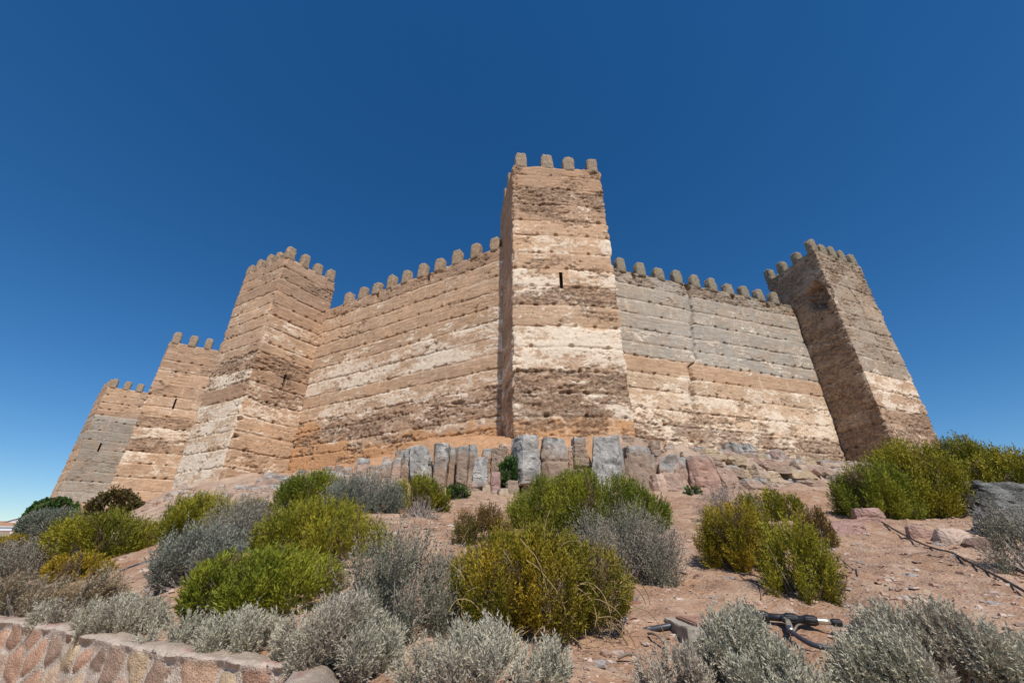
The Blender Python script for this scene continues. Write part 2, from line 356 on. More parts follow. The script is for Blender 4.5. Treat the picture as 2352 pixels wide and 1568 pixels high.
    # small pits
    cl = np.floor(SS / .33); cz = np.floor(ZZ / .3); px = h3(cl, cz, cl * 0, seed + 50); ps = (cl + .2 + .6 * px) * .33; pz = (cz + .2 + .6 * h3(cl, cz, cl * 0 + 1, seed + 50)) * .3
    pit = np.clip((1.2 - np.hypot(SS - ps, ZZ - pz) / .035) / .5, 0, 1) * (h3(cl, cz, cl * 0 + 2, seed + 50) < np.where(k > len(lines) - 5, .4, .12)); disp -= pit * .06
    ELn = np.array([q[1] for q in dirs])[EE]; dcor = np.minimum(LL, ELn - LL); disp -= np.exp(-(dcor / .10) ** 2) * (.012 + .13 * sst(.42, .75, fbm(ZZ * 2.2, ZZ * 0 + 3, seed=seed + 55)))
    for ed, poly, wdt, dep in cracks:
        pz_ = [p[1] for p in poly][::-1]; ps_ = [p[0] for p in poly][::-1]
        cx_ = np.interp(ZZ, pz_, ps_) + (fbm(ZZ * 2.5, ZZ * 0, seed=seed + 60) - .5) * .35
        m = (EE == ed) & (ZZ > pz_[0]) & (ZZ < pz_[-1]); disp -= np.where(m, np.exp(-((LL - cx_) / (wdt * (.5 + fbm(ZZ * 1.5, ZZ * 0 + 7, seed=seed))) ) ** 2) * dep, 0)
    for ed, bs, bz, br, bh, dep in bites:
        m = (EE == ed); q = np.hypot((LL - bs) / br, (ZZ - bz) / bh) + (fbm(SS * 3, ZZ * 3, seed=seed + 61) - .5) * .8
        w = np.clip((1.15 - q) / .35, 0, 1) * m; disp -= w * dep; rub = np.maximum(rub, w); 
    col = tone * (1 + ((fbm(SS * .8, ZZ * .8, seed=seed + 70) - .5) * .30 + (fbm(SS * 2.5, ZZ * 13, seed=seed + 71) - .5) * .50 + (vn(SS * 17, ZZ * 21, seed=seed + 73) - .5) * .16))[..., None]
    isg = (tone[..., 2] / tone[..., 0] > .58)[..., None]; col = np.where(isg, col + (np.array(TONE['t']) * .9 - col) * (sst(.48, .66, fbm(SS * 1.6, ZZ * 2.2, seed=seed + 74)) * .30)[..., None], col)
    hue = (fbm(SS * .5, ZZ * .6, seed=seed + 72) - .5)[..., None] * np.array([.10, .0, -.10]); col = col * (1 + hue)
    if orange is not None:
        oz = np.interp(LL, orange[0], orange[1]) + (fbm(SS * .9, ZZ * .9, seed=seed + 80) - .5) * 2.6
        om = sst(.15, -.15, 0) if False else np.clip((oz - ZZ) / .25, 0, 1) * (EE == 0)
        col = col + (np.array(TONE['o']) * (.9 + .2 * fbm(SS * 2, ZZ * 2, seed=seed + 81))[..., None] - col) * (om * (1 - rub * .7))[..., None]; wh = wh * (1 - om); disp = disp + om * .02 * (1 - rub)
    if grey is not None:
        gm = grey(EE, LL, ZZ)[..., None]; col = col + (np.array(TONE['G']) * (.85 + .4 * fbm(SS * 2.5, ZZ * 2.5, seed=seed + 82))[..., None] - col) * gm
    pebn = sst(.5, .6, fbm(SS * 13, ZZ * 13, seed=seed + 83, oct=2))[..., None]
    rubc = DARK * (.9 + .55 * pebn); rubc = rubc * .55 + col * .45 * (.75 + .4 * pebn)
    col = col + (rubc - col) * rub[..., None]
    wcol = WHITE * (.9 + .2 * fbm(SS * 1.5, ZZ * 4, seed=seed + 84))[..., None]
    col = col + (wcol - col) * (wh * .85)[..., None]
    if mer_col is not None:
        mt = (sst(.9, .15, 0) if False else np.clip(1 - (zt - ZZ) / .5, 0, 1))[..., None] * .6; col = col + (np.array(mer_col) - col) * mt
    # keep displacement modest at the very top edge, ragged
    disp = disp - np.exp(-((zt - ZZ) / .10) ** 2) * (.02 + .05 * fbm(SS * 4, ZZ, seed=seed + 90))
    X = P[:, 0][:, None] + N[:, 0][:, None] * disp; Y = P[:, 1][:, None] + N[:, 1][:, None] * disp
    Zf = ZZ + (fbm(SS * 2.2, ZZ * 0 + 4, seed=seed + 91) - .5) * .12 * np.clip(1 - (zt - ZZ) / .3, 0, 1)
    V = np.stack([X, Y, Zf], -1).reshape(-1, 3); F = gridq(nu, nv, True)
    if area < 0: F = F[:, ::-1]
    keep = np.ones(len(F), bool)
    fi = np.arange(nu)[:, None] * np.ones(nv - 1, int)[None]; fj = np.ones(nu, int)[:, None] * np.arange(nv - 1)[None]
    fe = E[fi.ravel()]; fl = SL[fi.ravel()] + steps[0] * .5; fz = Z[fj.ravel()] + dz * .5
    for ed, sc, zc, hw, hh in cuts: keep &= ~((fe == ed) & (np.abs(fl - sc) < hw) & (np.abs(fz - zc) < hh))
    top = V.reshape(nu, nv, 3)[:, -1]; ctr = top.mean(0); nV = len(V)
    V = np.concatenate([V, [ctr]]); cols = np.concatenate([col.reshape(-1, 3), [TONE['b']]]); rgh = np.concatenate([(.12 + .88 * rub * 1.0).ravel() * 1.0 * (1 - .5 * wh.ravel()), [.5]])
    i = np.arange(nu); capf = np.stack([i * nv + nv - 1, ((i + 1) % nu) * nv + nv - 1, np.full(nu, nV)], 1)
    if area < 0: capf = capf[:, ::-1]
    o = mesh_np(name, V, [F[keep], capf], M_WALL, cols, rgh, parent)
    # slits: a real recess lined with its own mesh
    for ed, sc, zc, hw, hh in cuts:
        d, L, nrm = dirs[ed]; c = pts[ed] + d * sc; a = Acc(); dep = .55; w = hw + .035; h = hh + .035
        q = lambda s, z, o_: (c[0] + d[0] * s + nrm[0] * o_, c[1] + d[1] * s + nrm[1] * o_, zc + z)
        g = np.array([q(-w, -h, -.05), q(w, -h, -.05), q(w, h, -.05), q(-w, h, -.05), q(-w * .7, -h, -dep), q(w * .7, -h, -dep), q(w * .7, h, -dep), q(-w * .7, h, -dep)])
        a.add(g, [[[0, 1, 5, 4], [1, 2, 6, 5], [2, 3, 7, 6], [3, 0, 4, 7], [4, 5, 6, 7]]], (.25, .17, .12)); a.out('arrow_slit', M_WALL, parent)
    return dirs, pts
MB_V, MB_F = boxgrid(11)
def merlon(parent, x, y, z, w, d, h, rot, seed, col=(.36, .285, .205), cyl=False):
    p = MB_V.copy(); x0, y0, z0 = p.T.copy()
    # rounded arch top, softened plan
    m = z0 > -.2; zt_ = np.where(m, (z0 + .2) / 1.2, 0); e = 4.6
    mx = np.maximum(np.abs(x0), zt_); nn = (np.abs(x0) ** e + np.abs(zt_) ** e) ** (1 / e) + 1e-9; f = np.where(m, mx / nn, 1)
    xx = x0 * f; zq = np.where(m, zt_ * f * 1.2 - .2, z0)
    mx = np.maximum(np.abs(xx), np.abs(y0)); nn = (np.abs(xx) ** 5 + np.abs(y0) ** 5) ** .2 + 1e-9; f = mx / nn; xx = xx * f; yy = y0 * f
    yy = yy * (1 - .12 * np.clip(zq, 0, 1))
    V = np.stack([xx * w / 2, yy * d / 2, (zq + 1) * h / 2 - .12 * (zq < -.95)], 1)
    nrm = V - np.array([0, 0, h * .45]); nrm /= np.linalg.norm(nrm, axis=1)[:, None] + 1e-9
    dn = (fbm(V[:, 0] * 11, V[:, 1] * 11, V[:, 2] * 11, seed=seed, oct=3) - .5) * .085 + (fbm(V[:, 0] * 2.5, V[:, 1] * 2.5, V[:, 2] * 2.5, seed=seed + 9, oct=2) - .5) * .12
    V = V + nrm * dn[:, None]
    c, s = math.cos(rot), math.sin(rot); V = np.stack([V[:, 0] * c - V[:, 1] * s + x, V[:, 0] * s + V[:, 1] * c + y, V[:, 2] + z], 1)
    pb = vn(V[:, 0] * 16, V[:, 1] * 16, V[:, 2] * 16, seed=seed + 3)
    C = np.array(col)[None] * (.75 + .6 * pb)[:, None]; up = sst(.75, 1, (V[:, 2] - z) / h) * .3; C = C + (np.array([.31, .27, .205]) - C) * up[:, None]
    return mesh_np('merlon', V, [MB_F], M_WALL, C, np.ones(len(V)), parent)
def merlons_on(parent, dirs, pts, ed, sl, z, seed, w=.72, d=.46, h=.95, col=(.40, .29, .195), inset=.25):
    dd, L, nrm = dirs[ed]
    for i, s in enumerate(sl):
        r = h3(np.array([seed + i]), np.array([ed]), np.array([1]), 3)[0]; c = pts[ed] + dd * s - nrm * inset
        merlon(parent, c[0], c[1], z - .04, w * (.80 + .16 * r), d, h * (.86 + .25 * ((r * 7.3) % 1)), math.atan2(dd[1], dd[0]), seed * 31 + i, col)
def T_(s): # compact course notation "t20 b13": tone, white tenths, rubble tenths
    return [(q[0], int(q[1]) / 10, int(q[2]) / 10) for q in s.split()]
E_ = .05
# --- tall central tower (in front of the bend of the walls)
tw = empty('castle_tower', (2.5, 17.5, 3.6)); tag(tw, 'tall square central tower, highest and nearest, with a dark slit in its front face', 'tower', 'square towers of the castle')
tw.location = (0, 0, 0)
A0 = (0.02, 16.10); A1 = (4.98, 16.48); A2 = (4.6, 22.0); A3 = (-.75, 19.9)
L3 = [18.3, 17.3, 16.17, 15.04, 14.09, 12.99, 12.01, 11.01, 9.99, 8.87, 7.85, 6.7, 5.74, 4.75, 3.9]
sp3 = T_('b03 b03 b26 b25 t22 t41 t23 t62 b34 t22 l61 t52 b37 b56 o25 o02')
dr, pp = body('tower_wall', tw, [A0, A1, A2, A3], [.042, .25, .5, .1], 2.2, 19.0, L3, [sp3, sp3, sp3, T_('b02 b12 b12 b12 b21 b21 b21 t31 t31 b31 t41 t41 b33 b34 b33')], 100,
   cuts=[(0, 2.33, 11.42, .085, .46)], bites=[(0, .9, 16.4, .8, .9, .05), (3, 3.9, 4.0, .3, .7, .15)])
merlons_on(tw, dr, pp, 0, [.50, 1.96, 3.2, 4.55], 18.98, 1, .78, .5, 1.05, (.37, .28, .20))
merlons_on(tw, dr, pp, 3, [1.2, 2.4], 18.98, 2, .7, .5, .95); merlons_on(tw, dr, pp, 1, [1.6, 2.9, 4.2], 18.98, 3)
# --- curtain wall left of the central tower
cw = empty('castle_wall'); tag(cw, 'tan curtain wall left of the central tower, with an orange earthen foot', 'wall', 'curtain walls of the castle')
B0 = (-.40, 18.50); B1 = (-13.62, 25.78); nb = np.array([-.4, .95]) * 1.8
spL = T_('b13 t21 t11 t11 t31 t51 t61 t10 t41 b34 b45 t44 o33 o11')
# loop order keeps edge 0 the visible face
dr, pp = body('wall_face', cw, [B1, B0, (B0[0] + 1.4, B0[1] + 1.6), (B1[0] + .9, B1[1] + 1.6)], [E_, .5, .5, .5], 2.6, 15.4,
   [14.45, 13.4, 12.45, 11.5, 10.6, 9.65, 8.7, 7.9, 7.0, 6.35, 5.5, 4.9], [spL], 200, orange=([0, 2, 4, 7, 9, 14, 16], [7.0, 6.6, 5.6, 4.9, 5.2, 5.2, 4.8]),
   bites=[(0, 12.4, 6.5, .35, .12, .14), (0, 5.3, 14.95, .13, .3, .3), (0, 9.55, 15.0, .16, .35, .3)])
Lw = dr[0][1]
merlons_on(cw, dr, pp, 0, [Lw - q for q in (.75, 2.1, 3.45, 4.8, 6.15, 7.5, 8.8, 10.1, 11.45, 12.85)], 15.38, 4, .76, .5, .98)
# --- curtain wall right of the central tower
cr = empty('castle_wall'); tag(cr, 'curtain wall right of the central tower, grey above, blotched cream below, with a vertical crack', 'wall', 'curtain walls of the castle')
C0 = (4.9, 20.35); C1 = (20.05, 25.25); off = 6.23 - 4.9
spR = T_('g06 g21 g20 g20 g21 g20 t10 l41 l52 l54 b67 b57 b28 p17 p06')
dc = math.hypot(C1[0] - C0[0], C1[1] - C0[1]); o0 = 1.4
dr, pp = body('wall_face', cr, [C0, C1, (C1[0] - .6, C1[1] + 1.8), (C0[0] - .6, C0[1] + 1.8)], [E_, .5, .5, .5], 2.8, 15.5,
   [14.5, 13.4, 12.45, 11.4, 10.5, 9.65, 8.65, 7.7, 6.65, 5.8, 5.0], [spR], 300,
   cracks=[(0, [(5.52 + o0, 15), (5.42 + o0, 13.4), (5.04 + o0, 11.6), (4.75 + o0, 9.8), (4.2 + o0, 9.4), (4.27 + o0, 8.5), (4.1 + o0, 7.7), (4.0 + o0, 6.6)], .075, .30)],
   bites=[(0, 4.1 + o0, 7.4, .28, .8, .1), (0, 1.45 + o0, 15.2, .14, .22, .3), (0, 5.5 + o0, 15.2, .2, .3, .3), (0, 9.1 + o0, 15.2, .16, .2, .25), (0, 12.2 + o0, 15.1, .18, .25, .25)],
   mer_col=(.27, .23, .17))
merlons_on(cr, dr, pp, 0, [o0 + q for q in (.67, 2.09, 3.47, 4.89, 6.3, 7.68, 9.05, 10.42, 11.75, 13.1)], 15.48, 5, .76, .5, .95, (.30, .255, .185))
# --- right tower
tr = empty('castle_tower'); tag(tr, 'dark grey-brown right-hand tower with a broken cavity high on its shaded left face', 'tower', 'square towers of the castle')
D0 = (20.7, 22.54); D1 = (25.3, 24.4); D2 = (23.9, 28.2); D3 = (19.65, 26.6)
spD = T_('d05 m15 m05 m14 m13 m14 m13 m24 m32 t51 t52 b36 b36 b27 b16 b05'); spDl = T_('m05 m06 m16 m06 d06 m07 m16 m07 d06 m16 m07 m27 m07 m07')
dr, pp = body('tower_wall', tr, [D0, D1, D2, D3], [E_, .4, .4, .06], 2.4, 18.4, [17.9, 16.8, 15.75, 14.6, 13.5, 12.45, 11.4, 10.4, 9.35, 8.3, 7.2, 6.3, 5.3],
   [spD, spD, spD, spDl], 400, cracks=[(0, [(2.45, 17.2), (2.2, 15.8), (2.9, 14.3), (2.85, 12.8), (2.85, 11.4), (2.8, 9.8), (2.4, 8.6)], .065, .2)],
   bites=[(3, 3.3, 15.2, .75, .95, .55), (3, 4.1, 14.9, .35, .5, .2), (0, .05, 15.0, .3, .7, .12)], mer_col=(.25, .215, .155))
L3d = dr[3][1]
mc = (.285, .24, .17)
merlons_on(tr, dr, pp, 0, [.32, 1.25, 2.3, 3.3, 4.5], 18.38, 6, .74, .5, .95, mc); merlons_on(tr, dr, pp, 3, [L3d - 1.5, L3d - 2.75, L3d - 3.9], 18.38, 7, .72, .5, .95, mc); merlons_on(tr, dr, pp, 2, [.6, 2, 3.4], 18.38, 8, .7, .5, .9, mc)
# --- left tower with the sharp corner towards the camera
tl = empty('castle_tower'); tag(tl, 'big tan corner tower left of centre, its lower left face washed white', 'tower', 'square towers of the castle')
F0 = (-15.5, 22.80); F1 = (-13.3, 26.02); F2 = (-17.6, 28.6); F3 = (-19.65, 25.02)
spF = T_('b02 b03 b11 b11 b12 t41 t31 t21 b17 b15 b35 t42 t31 t21 t32 b32'); spFl = T_('b02 t12 b11 t21 t21 t11 t11 t31 b36 l64 b03 l61 l61 l62 l71 l62 t52')
dr, pp = body('tower_wall', tl, [F0, F1, F2, F3], [E_, .5, .5, .05], .8, 18.0, [17.1, 16.2, 15.2, 14.25, 13.4, 12.55, 11.5, 10.8, 9.7, 8.9, 7.85, 6.8, 5.9, 4.9, 3.9],
   [spF, spF, spF, spFl], 500, cuts=[(0, 2.02, 9.5, .075, .42)], bites=[(0, .1, 6.6, .22, .12, .16), (0, .1, 5.6, .22, .12, .16)])
L3f = dr[3][1]
merlons_on(tl, dr, pp, 0, [.30, 1.38, 2.42, 3.45], 17.98, 9, .74, .5, 1.0); merlons_on(tl, dr, pp, 3, [L3f - 1.15, L3f - 2.25, L3f - 3.4, L3f - 4.4], 17.98, 10, .72, .5, .95); merlons_on(tl, dr, pp, 1, [1.0, 2.3, 3.6], 17.98, 11); 
# --- second tower further left
t1 = empty('castle_tower'); tag(t1, 'narrow brown tower between the big corner tower and the leftmost grey tower', 'tower', 'square towers of the castle')
H0 = (-32.3, 34.85); H1 = (-27.9, 37.6); H2 = (-30.5, 41.5); H3 = (-34.9, 38.7)
spH = T_('b12 b12 b22 t11 b12 t31 t21 b25 t52 b26 t52 t31 t21 t11 b33 b33')
dr, pp = body('tower_wall', t1, [H0, H1, H2, H3], [.07, .6, .6, .15], -.5, 17.5, [16.54, 15.63, 14.61, 13.48, 12.24, 11.28, 10.44, 9.38, 8.46, 7.32, 6.32, 5.22, 4.2],
   [spH], 600, cuts=[(0, 2.1, 11.72, .085, .5)], dz=.055)
merlons_on(t1, dr, pp, 0, [.45, 1.72, 2.97, 4.2], 17.48, 12, .74, .5, 1.15); merlons_on(t1, dr, pp, 3, [2.2, 1.0], 17.48, 13); merlons_on(t1, dr, pp, 2, [1., 2.3, 3.6], 17.48, 14)
# --- leftmost tower
t0 = empty('castle_tower'); tag(t0, 'leftmost and farthest tower, grey-stained with a brown foot', 'tower', 'square towers of the castle')
K0 = (-49.2, 47.5); K1 = (-44.4, 50.8); K2 = (-47.6, 55.0); K3 = (-52.5, 49.9)
spK = T_('t02 t13 t12 b11 g11 G10 G11 G11 G02 G03 G02 g22 g11 b11 b22 b22'); spKl = T_('b02 t12 t12 b11 g11 b11 g11 b11 t22 t12 t21 l22 t21 t11 t21')
dr, pp = body('tower_wall', t0, [K0, K1, K2, K3], [.09, .6, .6, .12], -2.5, 17.7, [16.67, 15.7, 14.89, 14.2, 13.46, 12.37, 11.28, 10.21, 8.86, 7.8, 6.7, 5.6, 4.5, 3.4],
   [spK, spK, spK, spKl], 700, cuts=[(0, 1.6, 10.5, .12, .5)], dz=.07)
merlons_on(t0, dr, pp, 0, [.40, 1.66, 2.9, 4.15], 17.68, 15, .8, .5, 1.15); merlons_on(t0, dr, pp, 3, [1.0, 2.2, 3.4], 17.68, 16, .8, .5, 1.1)
# --- walls joining the left towers, behind them
for (a, b, zt_, lab) in ((( -18.2, 28.6), (-29.2, 39.8), 15.0, 'curtain wall hidden behind the big corner tower, running back to the narrow brown tower'), ((-33.2, 40.9), (-45.6, 53.4), 15.0, 'farthest curtain wall, between the narrow brown tower and the leftmost grey tower')):
    w = empty('castle_wall'); tag(w, lab, 'wall', 'curtain walls of the castle'); a = np.array(a); b = np.array(b); q = b - a; q = q / np.hypot(*q); nn_ = np.array([-q[1], q[0]]) * -1.6
    dr, pp = body('wall_face', w, [b, a, a + nn_, b + nn_], [.15, .5, .5, .5], -2.5, zt_, [14, 13, 12, 11, 10, 9, 8, 7, 6, 5, 4], [T_('b12 t21 t11 t11 t31 l61 t10 t41 b34')], 800, dz=.12)
    merlons_on(w, dr, pp, 0, np.arange(.8, dr[0][1] - .5, 1.35), zt_ - .02, 17)

# ------------------------------------------------------------------ rocks
RB_V, RB_F = boxgrid(22)
def rock_mesh(name, cx, cy, z0, z1, w, d, rot, seed, lean=0, taper=.12, grey=.4, base=(.42, .285, .215), amp=1.0, parent=None, lichen=(.36, .345, .315), nchop=13, n=None, chop=.70):
    g = np.random.default_rng(seed); h = z1 - z0; p = RB_V.copy(); e = 14
    mx = np.abs(p).max(1); nn = (np.abs(p) ** e).sum(1) ** (1 / e); p = p * (mx / nn)[:, None]
    for k in range(nchop if chop < .8 else 8):                              # broken facets
        q = g.normal(size=3); q[2] = abs(q[2]) * .55 if k % 3 else q[2] * .3; q[2] *= (1 if chop < .8 else .45); q /= np.linalg.norm(q); dd = g.uniform(chop, 1.02) * (np.abs(q).sum()) * (.80 if chop < .8 else .86)
        t = p @ q; m = t > dd; p[m] -= q * (t[m] - dd)[:, None]
    zt = (p[:, 2] + 1) / 2; tf = 1 - taper * zt if taper >= 0 else 1 + taper * (1 - zt)
    V = np.stack([p[:, 0] * w / 2 * tf + lean * zt * h, p[:, 1] * d / 2 * (1 - .25 * zt), zt * h], 1)
    s = 1.7 / max(.15, min(w, h)); nrm = p / (np.linalg.norm(p, axis=1)[:, None] + 1e-9)
    sc = min(w, h) 
    dn = (fbm(V[:, 0] * s + seed, V[:, 1] * s, V[:, 2] * s, seed=seed, oct=2) - .5) * .17 * sc + (fbm(V[:, 0] * 6, V[:, 1] * 6 + seed, V[:, 2] * 6, seed=seed + 2, oct=3) - .5) * .10 * min(1, sc * 1.5)
    rid = np.abs(fbm(V[:, 0] * 1.3 + seed, V[:, 1] * 1.3, V[:, 2] * 3.5, seed=seed + 4, oct=3) - .5); dn -= np.exp(-(rid / .018) ** 2) * .04 * sc
    V = V + nrm * dn[:, None] * amp
    hc = np.abs(((V[:, 2] + .15 * (V[:, 0] + V[:, 1]) * math.sin(seed)) / (.42 + .2 * math.cos(seed))) % 1 - .5); V = V - nrm * (np.exp(-(hc / .035) ** 2) * .05 * min(1, sc) * (sc > .3))[:, None]
    u = fbm(V[:, 0] * 1.6 + seed, V[:, 1] * 1.6, V[:, 2] * 1.6, seed=seed + 6); u2 = fbm(V[:, 0] * 7, V[:, 1] * 7, V[:, 2] * 7 + seed, seed=seed + 7)
    gz = np.clip((zt - (1 - grey)) * 3.0 + (u - .5) * 3.2 + (u2 - .5) * 1.2, 0, 1)[:, None]
    C = np.array(base) * (.82 + .36 * u2)[:, None] + (u - .5)[:, None] * np.array([.06, .0, -.03]); L = np.array(lichen) * (.72 + .56 * u2)[:, None]
    dk = sst(.58, .66, fbm(V[:, 0] * 3 + 5, V[:, 1] * 3, V[:, 2] * 3, seed=seed + 8))[:, None]; L = L * (1 - .45 * dk)
    L = L * (1.0 + .35 * sst(.5, .62, fbm(V[:, 0] * 5, V[:, 1] * 5 + 9, V[:, 2] * 5, seed=seed + 12)))[:, None]; C = C + (L - C) * gz
    c, sn = math.cos(rot), math.sin(rot); V = np.stack([V[:, 0] * c - V[:, 1] * sn + cx, V[:, 0] * sn + V[:, 1] * c + cy, V[:, 2] + z0], 1)
    return mesh_np(name, V, [RB_F], M_ROCK, C, .35 + .3 * gz[:, 0], parent, False)
def ledge_rock(u0, u1, v0, v1, dy=0, label='', grey=.45, lean=0, taper=.1, depth=None, seed=1, base=(.43, .285, .21), Y=None, group='upright rock blocks of the outcrop', name='rock_block', sink=.35, amp=1.0):
    """px box in the zoom of the ledge"""
    U0, U1, V0, V1 = (852 + u0 * .4917, 852 + u1 * .4917, 943.4 + v0 * .4917, 943.4 + v1 * .4917)
    uc = (U0 + U1) / 2
    if Y is None:
        Y = 13.5
        for _ in range(4): Y = float(ledge_y(at_y(uc, V1, Y)[0])) - .30 + dy
    Y += .22 * math.sin(seed * 7.7)
    a = at_y(U0, (V0 + V1) / 2, Y); b = at_y(U1, (V0 + V1) / 2, Y); w = (b[0] - a[0]) * 1.06; top = at_y(uc, V0, Y + .15)[2]; bot = at_y(uc, V1, Y)[2]
    d = depth or max(.5, min(1.3, w * 1.1)); rot = math.atan2(ledge_y(a[0] + 1) - ledge_y(a[0] - 1), 2) * .6 + .14 + .22 * math.sin(seed * 12.9)
    o = rock_mesh(name, (a[0] + b[0]) / 2 + .4 * d * math.sin(-rot), Y + d / 2, bot - sink, top + .03, w, d, rot, seed, lean, taper * .7, grey, base, amp, chop=.82)
    tag(o, label, 'rock', group); return o
PB = (.42, .29, .22); OC = (.45, .34, .22); BR = (.33, .235, .17)
LR = [ # u0,u1,v0,v1,dy,label,grey,lean,taper
 (22, 102, 240, 305, -.1, 'low rounded brown rock at the left end of the row of upright blocks', .3, 0, .2, BR),
 (98, 140, 225, 300, 0, 'thin pinkish rock between the low rounded rock and the first grey upright blocks', .2, 0, .2, PB),
 (138, 208, 182, 312, 0, 'grey-topped block just left of the block that leans to the left', .5, 0, .1, BR),
 (205, 300, 163, 330, -.15, 'tilted grey slab whose top leans to the left, foot smeared with white', .75, -.30, .1, PB),
 (290, 368, 154, 315, -.1, 'block with a grey knob top narrowing downwards, splashed with white', .5, 0, -.4, BR),
 (360, 396, 175, 312, .05, 'narrow split block with a white streak, right of the knob-topped block', .3, 0, .1, BR),
 (394, 450, 170, 330, 0, 'squared upright block with a dark crevice at its left side', .35, 0, .05, BR),
 (450, 505, 162, 320, .1, 'slim grey-tipped block behind the low pale-grey one', .4, 0, .2, BR),
 (474, 545, 225, 300, -.3, 'short pale-grey pointed block standing in front of the slim grey-tipped one', .8, 0, .3, PB),
 (450, 556, 296, 352, -.35, 'flat-faced brown base block under the short pale-grey block', .05, 0, .05, BR),
 (505, 560, 180, 262, .25, 'leaning brown wedge between the slim grey-tipped block and the dark brown mass', .2, .1, .2, BR),
 (556, 640, 172, 290, .2, 'dark brown broken mass left of the hanging green plant', .15, 0, .2, BR),
 (600, 652, 158, 215, .6, 'pale pink squared stone on top of the dark brown mass', 0, 0, .1, (.53, .37, .28)),
 (560, 608, 288, 352, -.2, 'reddish-purple slab below the dark brown mass', 0, 0, .1, (.38, .235, .20)),
 (648, 705, 136, 235, .25, 'brown block tucked behind the left side of the big grey boulder above the green plant', .4, 0, .2, BR),
 (688, 800, 116, 288, -.25, 'big light-grey rounded boulder right of the hanging green plant', 1.2, 0, .12, BR),
 (700, 800, 284, 362, -.1, 'brown plinth block carrying the big light-grey boulder', 0, 0, 0, BR),
 (798, 862, 275, 362, .1, 'split pink slab between the brown plinth block and the second big grey block', 0, 0, .2, PB),
 (814, 930, 124, 320, 0, 'second big block, grey upper half over brown, right of the light-grey boulder', .5, 0, .06, BR),
 (925, 1000, 165, 335, .1, 'plain brown slab with small white painted strokes, right of the second big grey block', .08, 0, .25, PB),
 (946, 1020, 127, 205, .5, 'small dark brown cap rock set back above the plain brown slab', .35, 0, .1, BR),
 (985, 1035, 200, 320, .35, 'narrow shadowed block left of the largest grey boulder', .2, 0, .1, BR),
 (1027, 1172, 117, 330, -.25, 'largest dark-and-light grey boulder with a round hollow, in the middle of the row', 1.1, .04, .06, BR),
 (1158, 1196, 175, 335, .05, 'thin brown fin attached right of the largest grey boulder', .4, 0, .2, BR),
 (1176, 1320, 164, 385, .0, 'tall block with an overhanging grey cap and a slanting dark cleft', .28, .1, .04, BR),
 (1180, 1255, 308, 385, -.45, 'sloping brown slab at the foot of the tall capped block', .0, 0, .4, BR),
 (1312, 1348, 208, 370, .15, 'narrow brown block right of the tall capped block', .2, 0, .1, BR),
 (1340, 1450, 207, 376, .05, 'dark-topped block with a pink lower face', .3, .1, .15, PB),
 (1330, 1392, 300, 380, -.25, 'pale pink broken piece leaning at the foot of the dark-topped block', 0, 0, .4, (.54, .385, .29)),
 (1425, 1512, 218, 372, .1, 'cleft block with a dark overhang left of the square pink block', .3, 0, .1, PB),
 (1504, 1636, 214, 376, 0, 'square reddish-pink block at the right end of the upright row', .15, 0, .04, (.43, .27, .205)),
 (1640, 1742, 268, 352, .2, 'low pink ledge block right of the square reddish block', .12, 0, .06, PB)]
for i, (a, b, c, d, dy, lab, gr, le, ta, bs) in enumerate(LR): ledge_rock(a, b, c, d, dy, lab, gr, le, ta, None, 50 + i * 7, bs)
for i, (a, b, c, d, lab) in enumerate([(452, 530, 350, 418, 'squarish brown boulder at the left end of the low stone row'), (515, 560, 352, 412, 'small tan stone beside the squarish brown boulder'), (548, 596, 378, 412, 'low tan stone in the middle of the low stone row'), (593, 650, 368, 415, 'blunt brown boulder right of the low tan stone'), (640, 700, 330, 412, 'broken brown rocks under the hanging green plant')]):
    ledge_rock(a, b, c, d, -.65 if i < 4 else -.4, lab, .05, 0, .15, None, 400 + i * 5, OC if i % 2 else BR, None, 'low stones in front of the outcrop', 'boulder')
# right-hand shelf of the outcrop and the stones above it
for i, (a, b, c, d, Y, lab, gr, bs, nm) in enumerate([
 (1690, 1760, 148, 262, 18.2, 'dark-topped rock block close under the right curtain wall', .45, BR, 'rock_block'),
 (1757, 1825, 152, 215, 18.3, 'dark cracked rock right beside the dark-topped block under the curtain wall', .6, BR, 'rock_block'),
 (1770, 1850, 205, 290, 18.0, 'pink fractured face below the two dark rocks', 0, PB, 'rock_block'),
 (1868, 2036, 188, 325, 17.8, 'large smooth pink-grey boulder below the grey-pink corner of the right wall', .25, (.45, .30, .245), 'boulder'),
 (2032, 2092, 250, 328, 18.6, 'small dark lichened boulder right of the large pink one', .6, BR, 'boulder'),
 (2085, 2225, 252, 335, 19.4, 'smooth pink slab under the foot of the right tower', .0, PB, 'rock_slab'),
 (1830, 1880, 200, 285, 18.2, 'thin pink slab left of the large pink boulder', .0, PB, 'rock_slab'),
 (1310, 1400, 150, 215, 15.8, 'pale pink broken plate above the tall capped block', .0, (.55, .39, .30), 'rock_slab'),
 (1460, 1560, 175, 222, 15.9, 'pale pink plate above the cleft block', .0, (.55, .40, .31), 'rock_slab'),
 (1540, 1600, 170, 225, 16.4, 'pink stump of rock behind the square reddish block', .0, PB, 'rock_slab')]):
    o = ledge_rock(a, b, c, d, 0, lab, gr, 0, .2, .9, 600 + i * 9, bs, Y, 'rocks above the right-hand shelf', nm, .5)
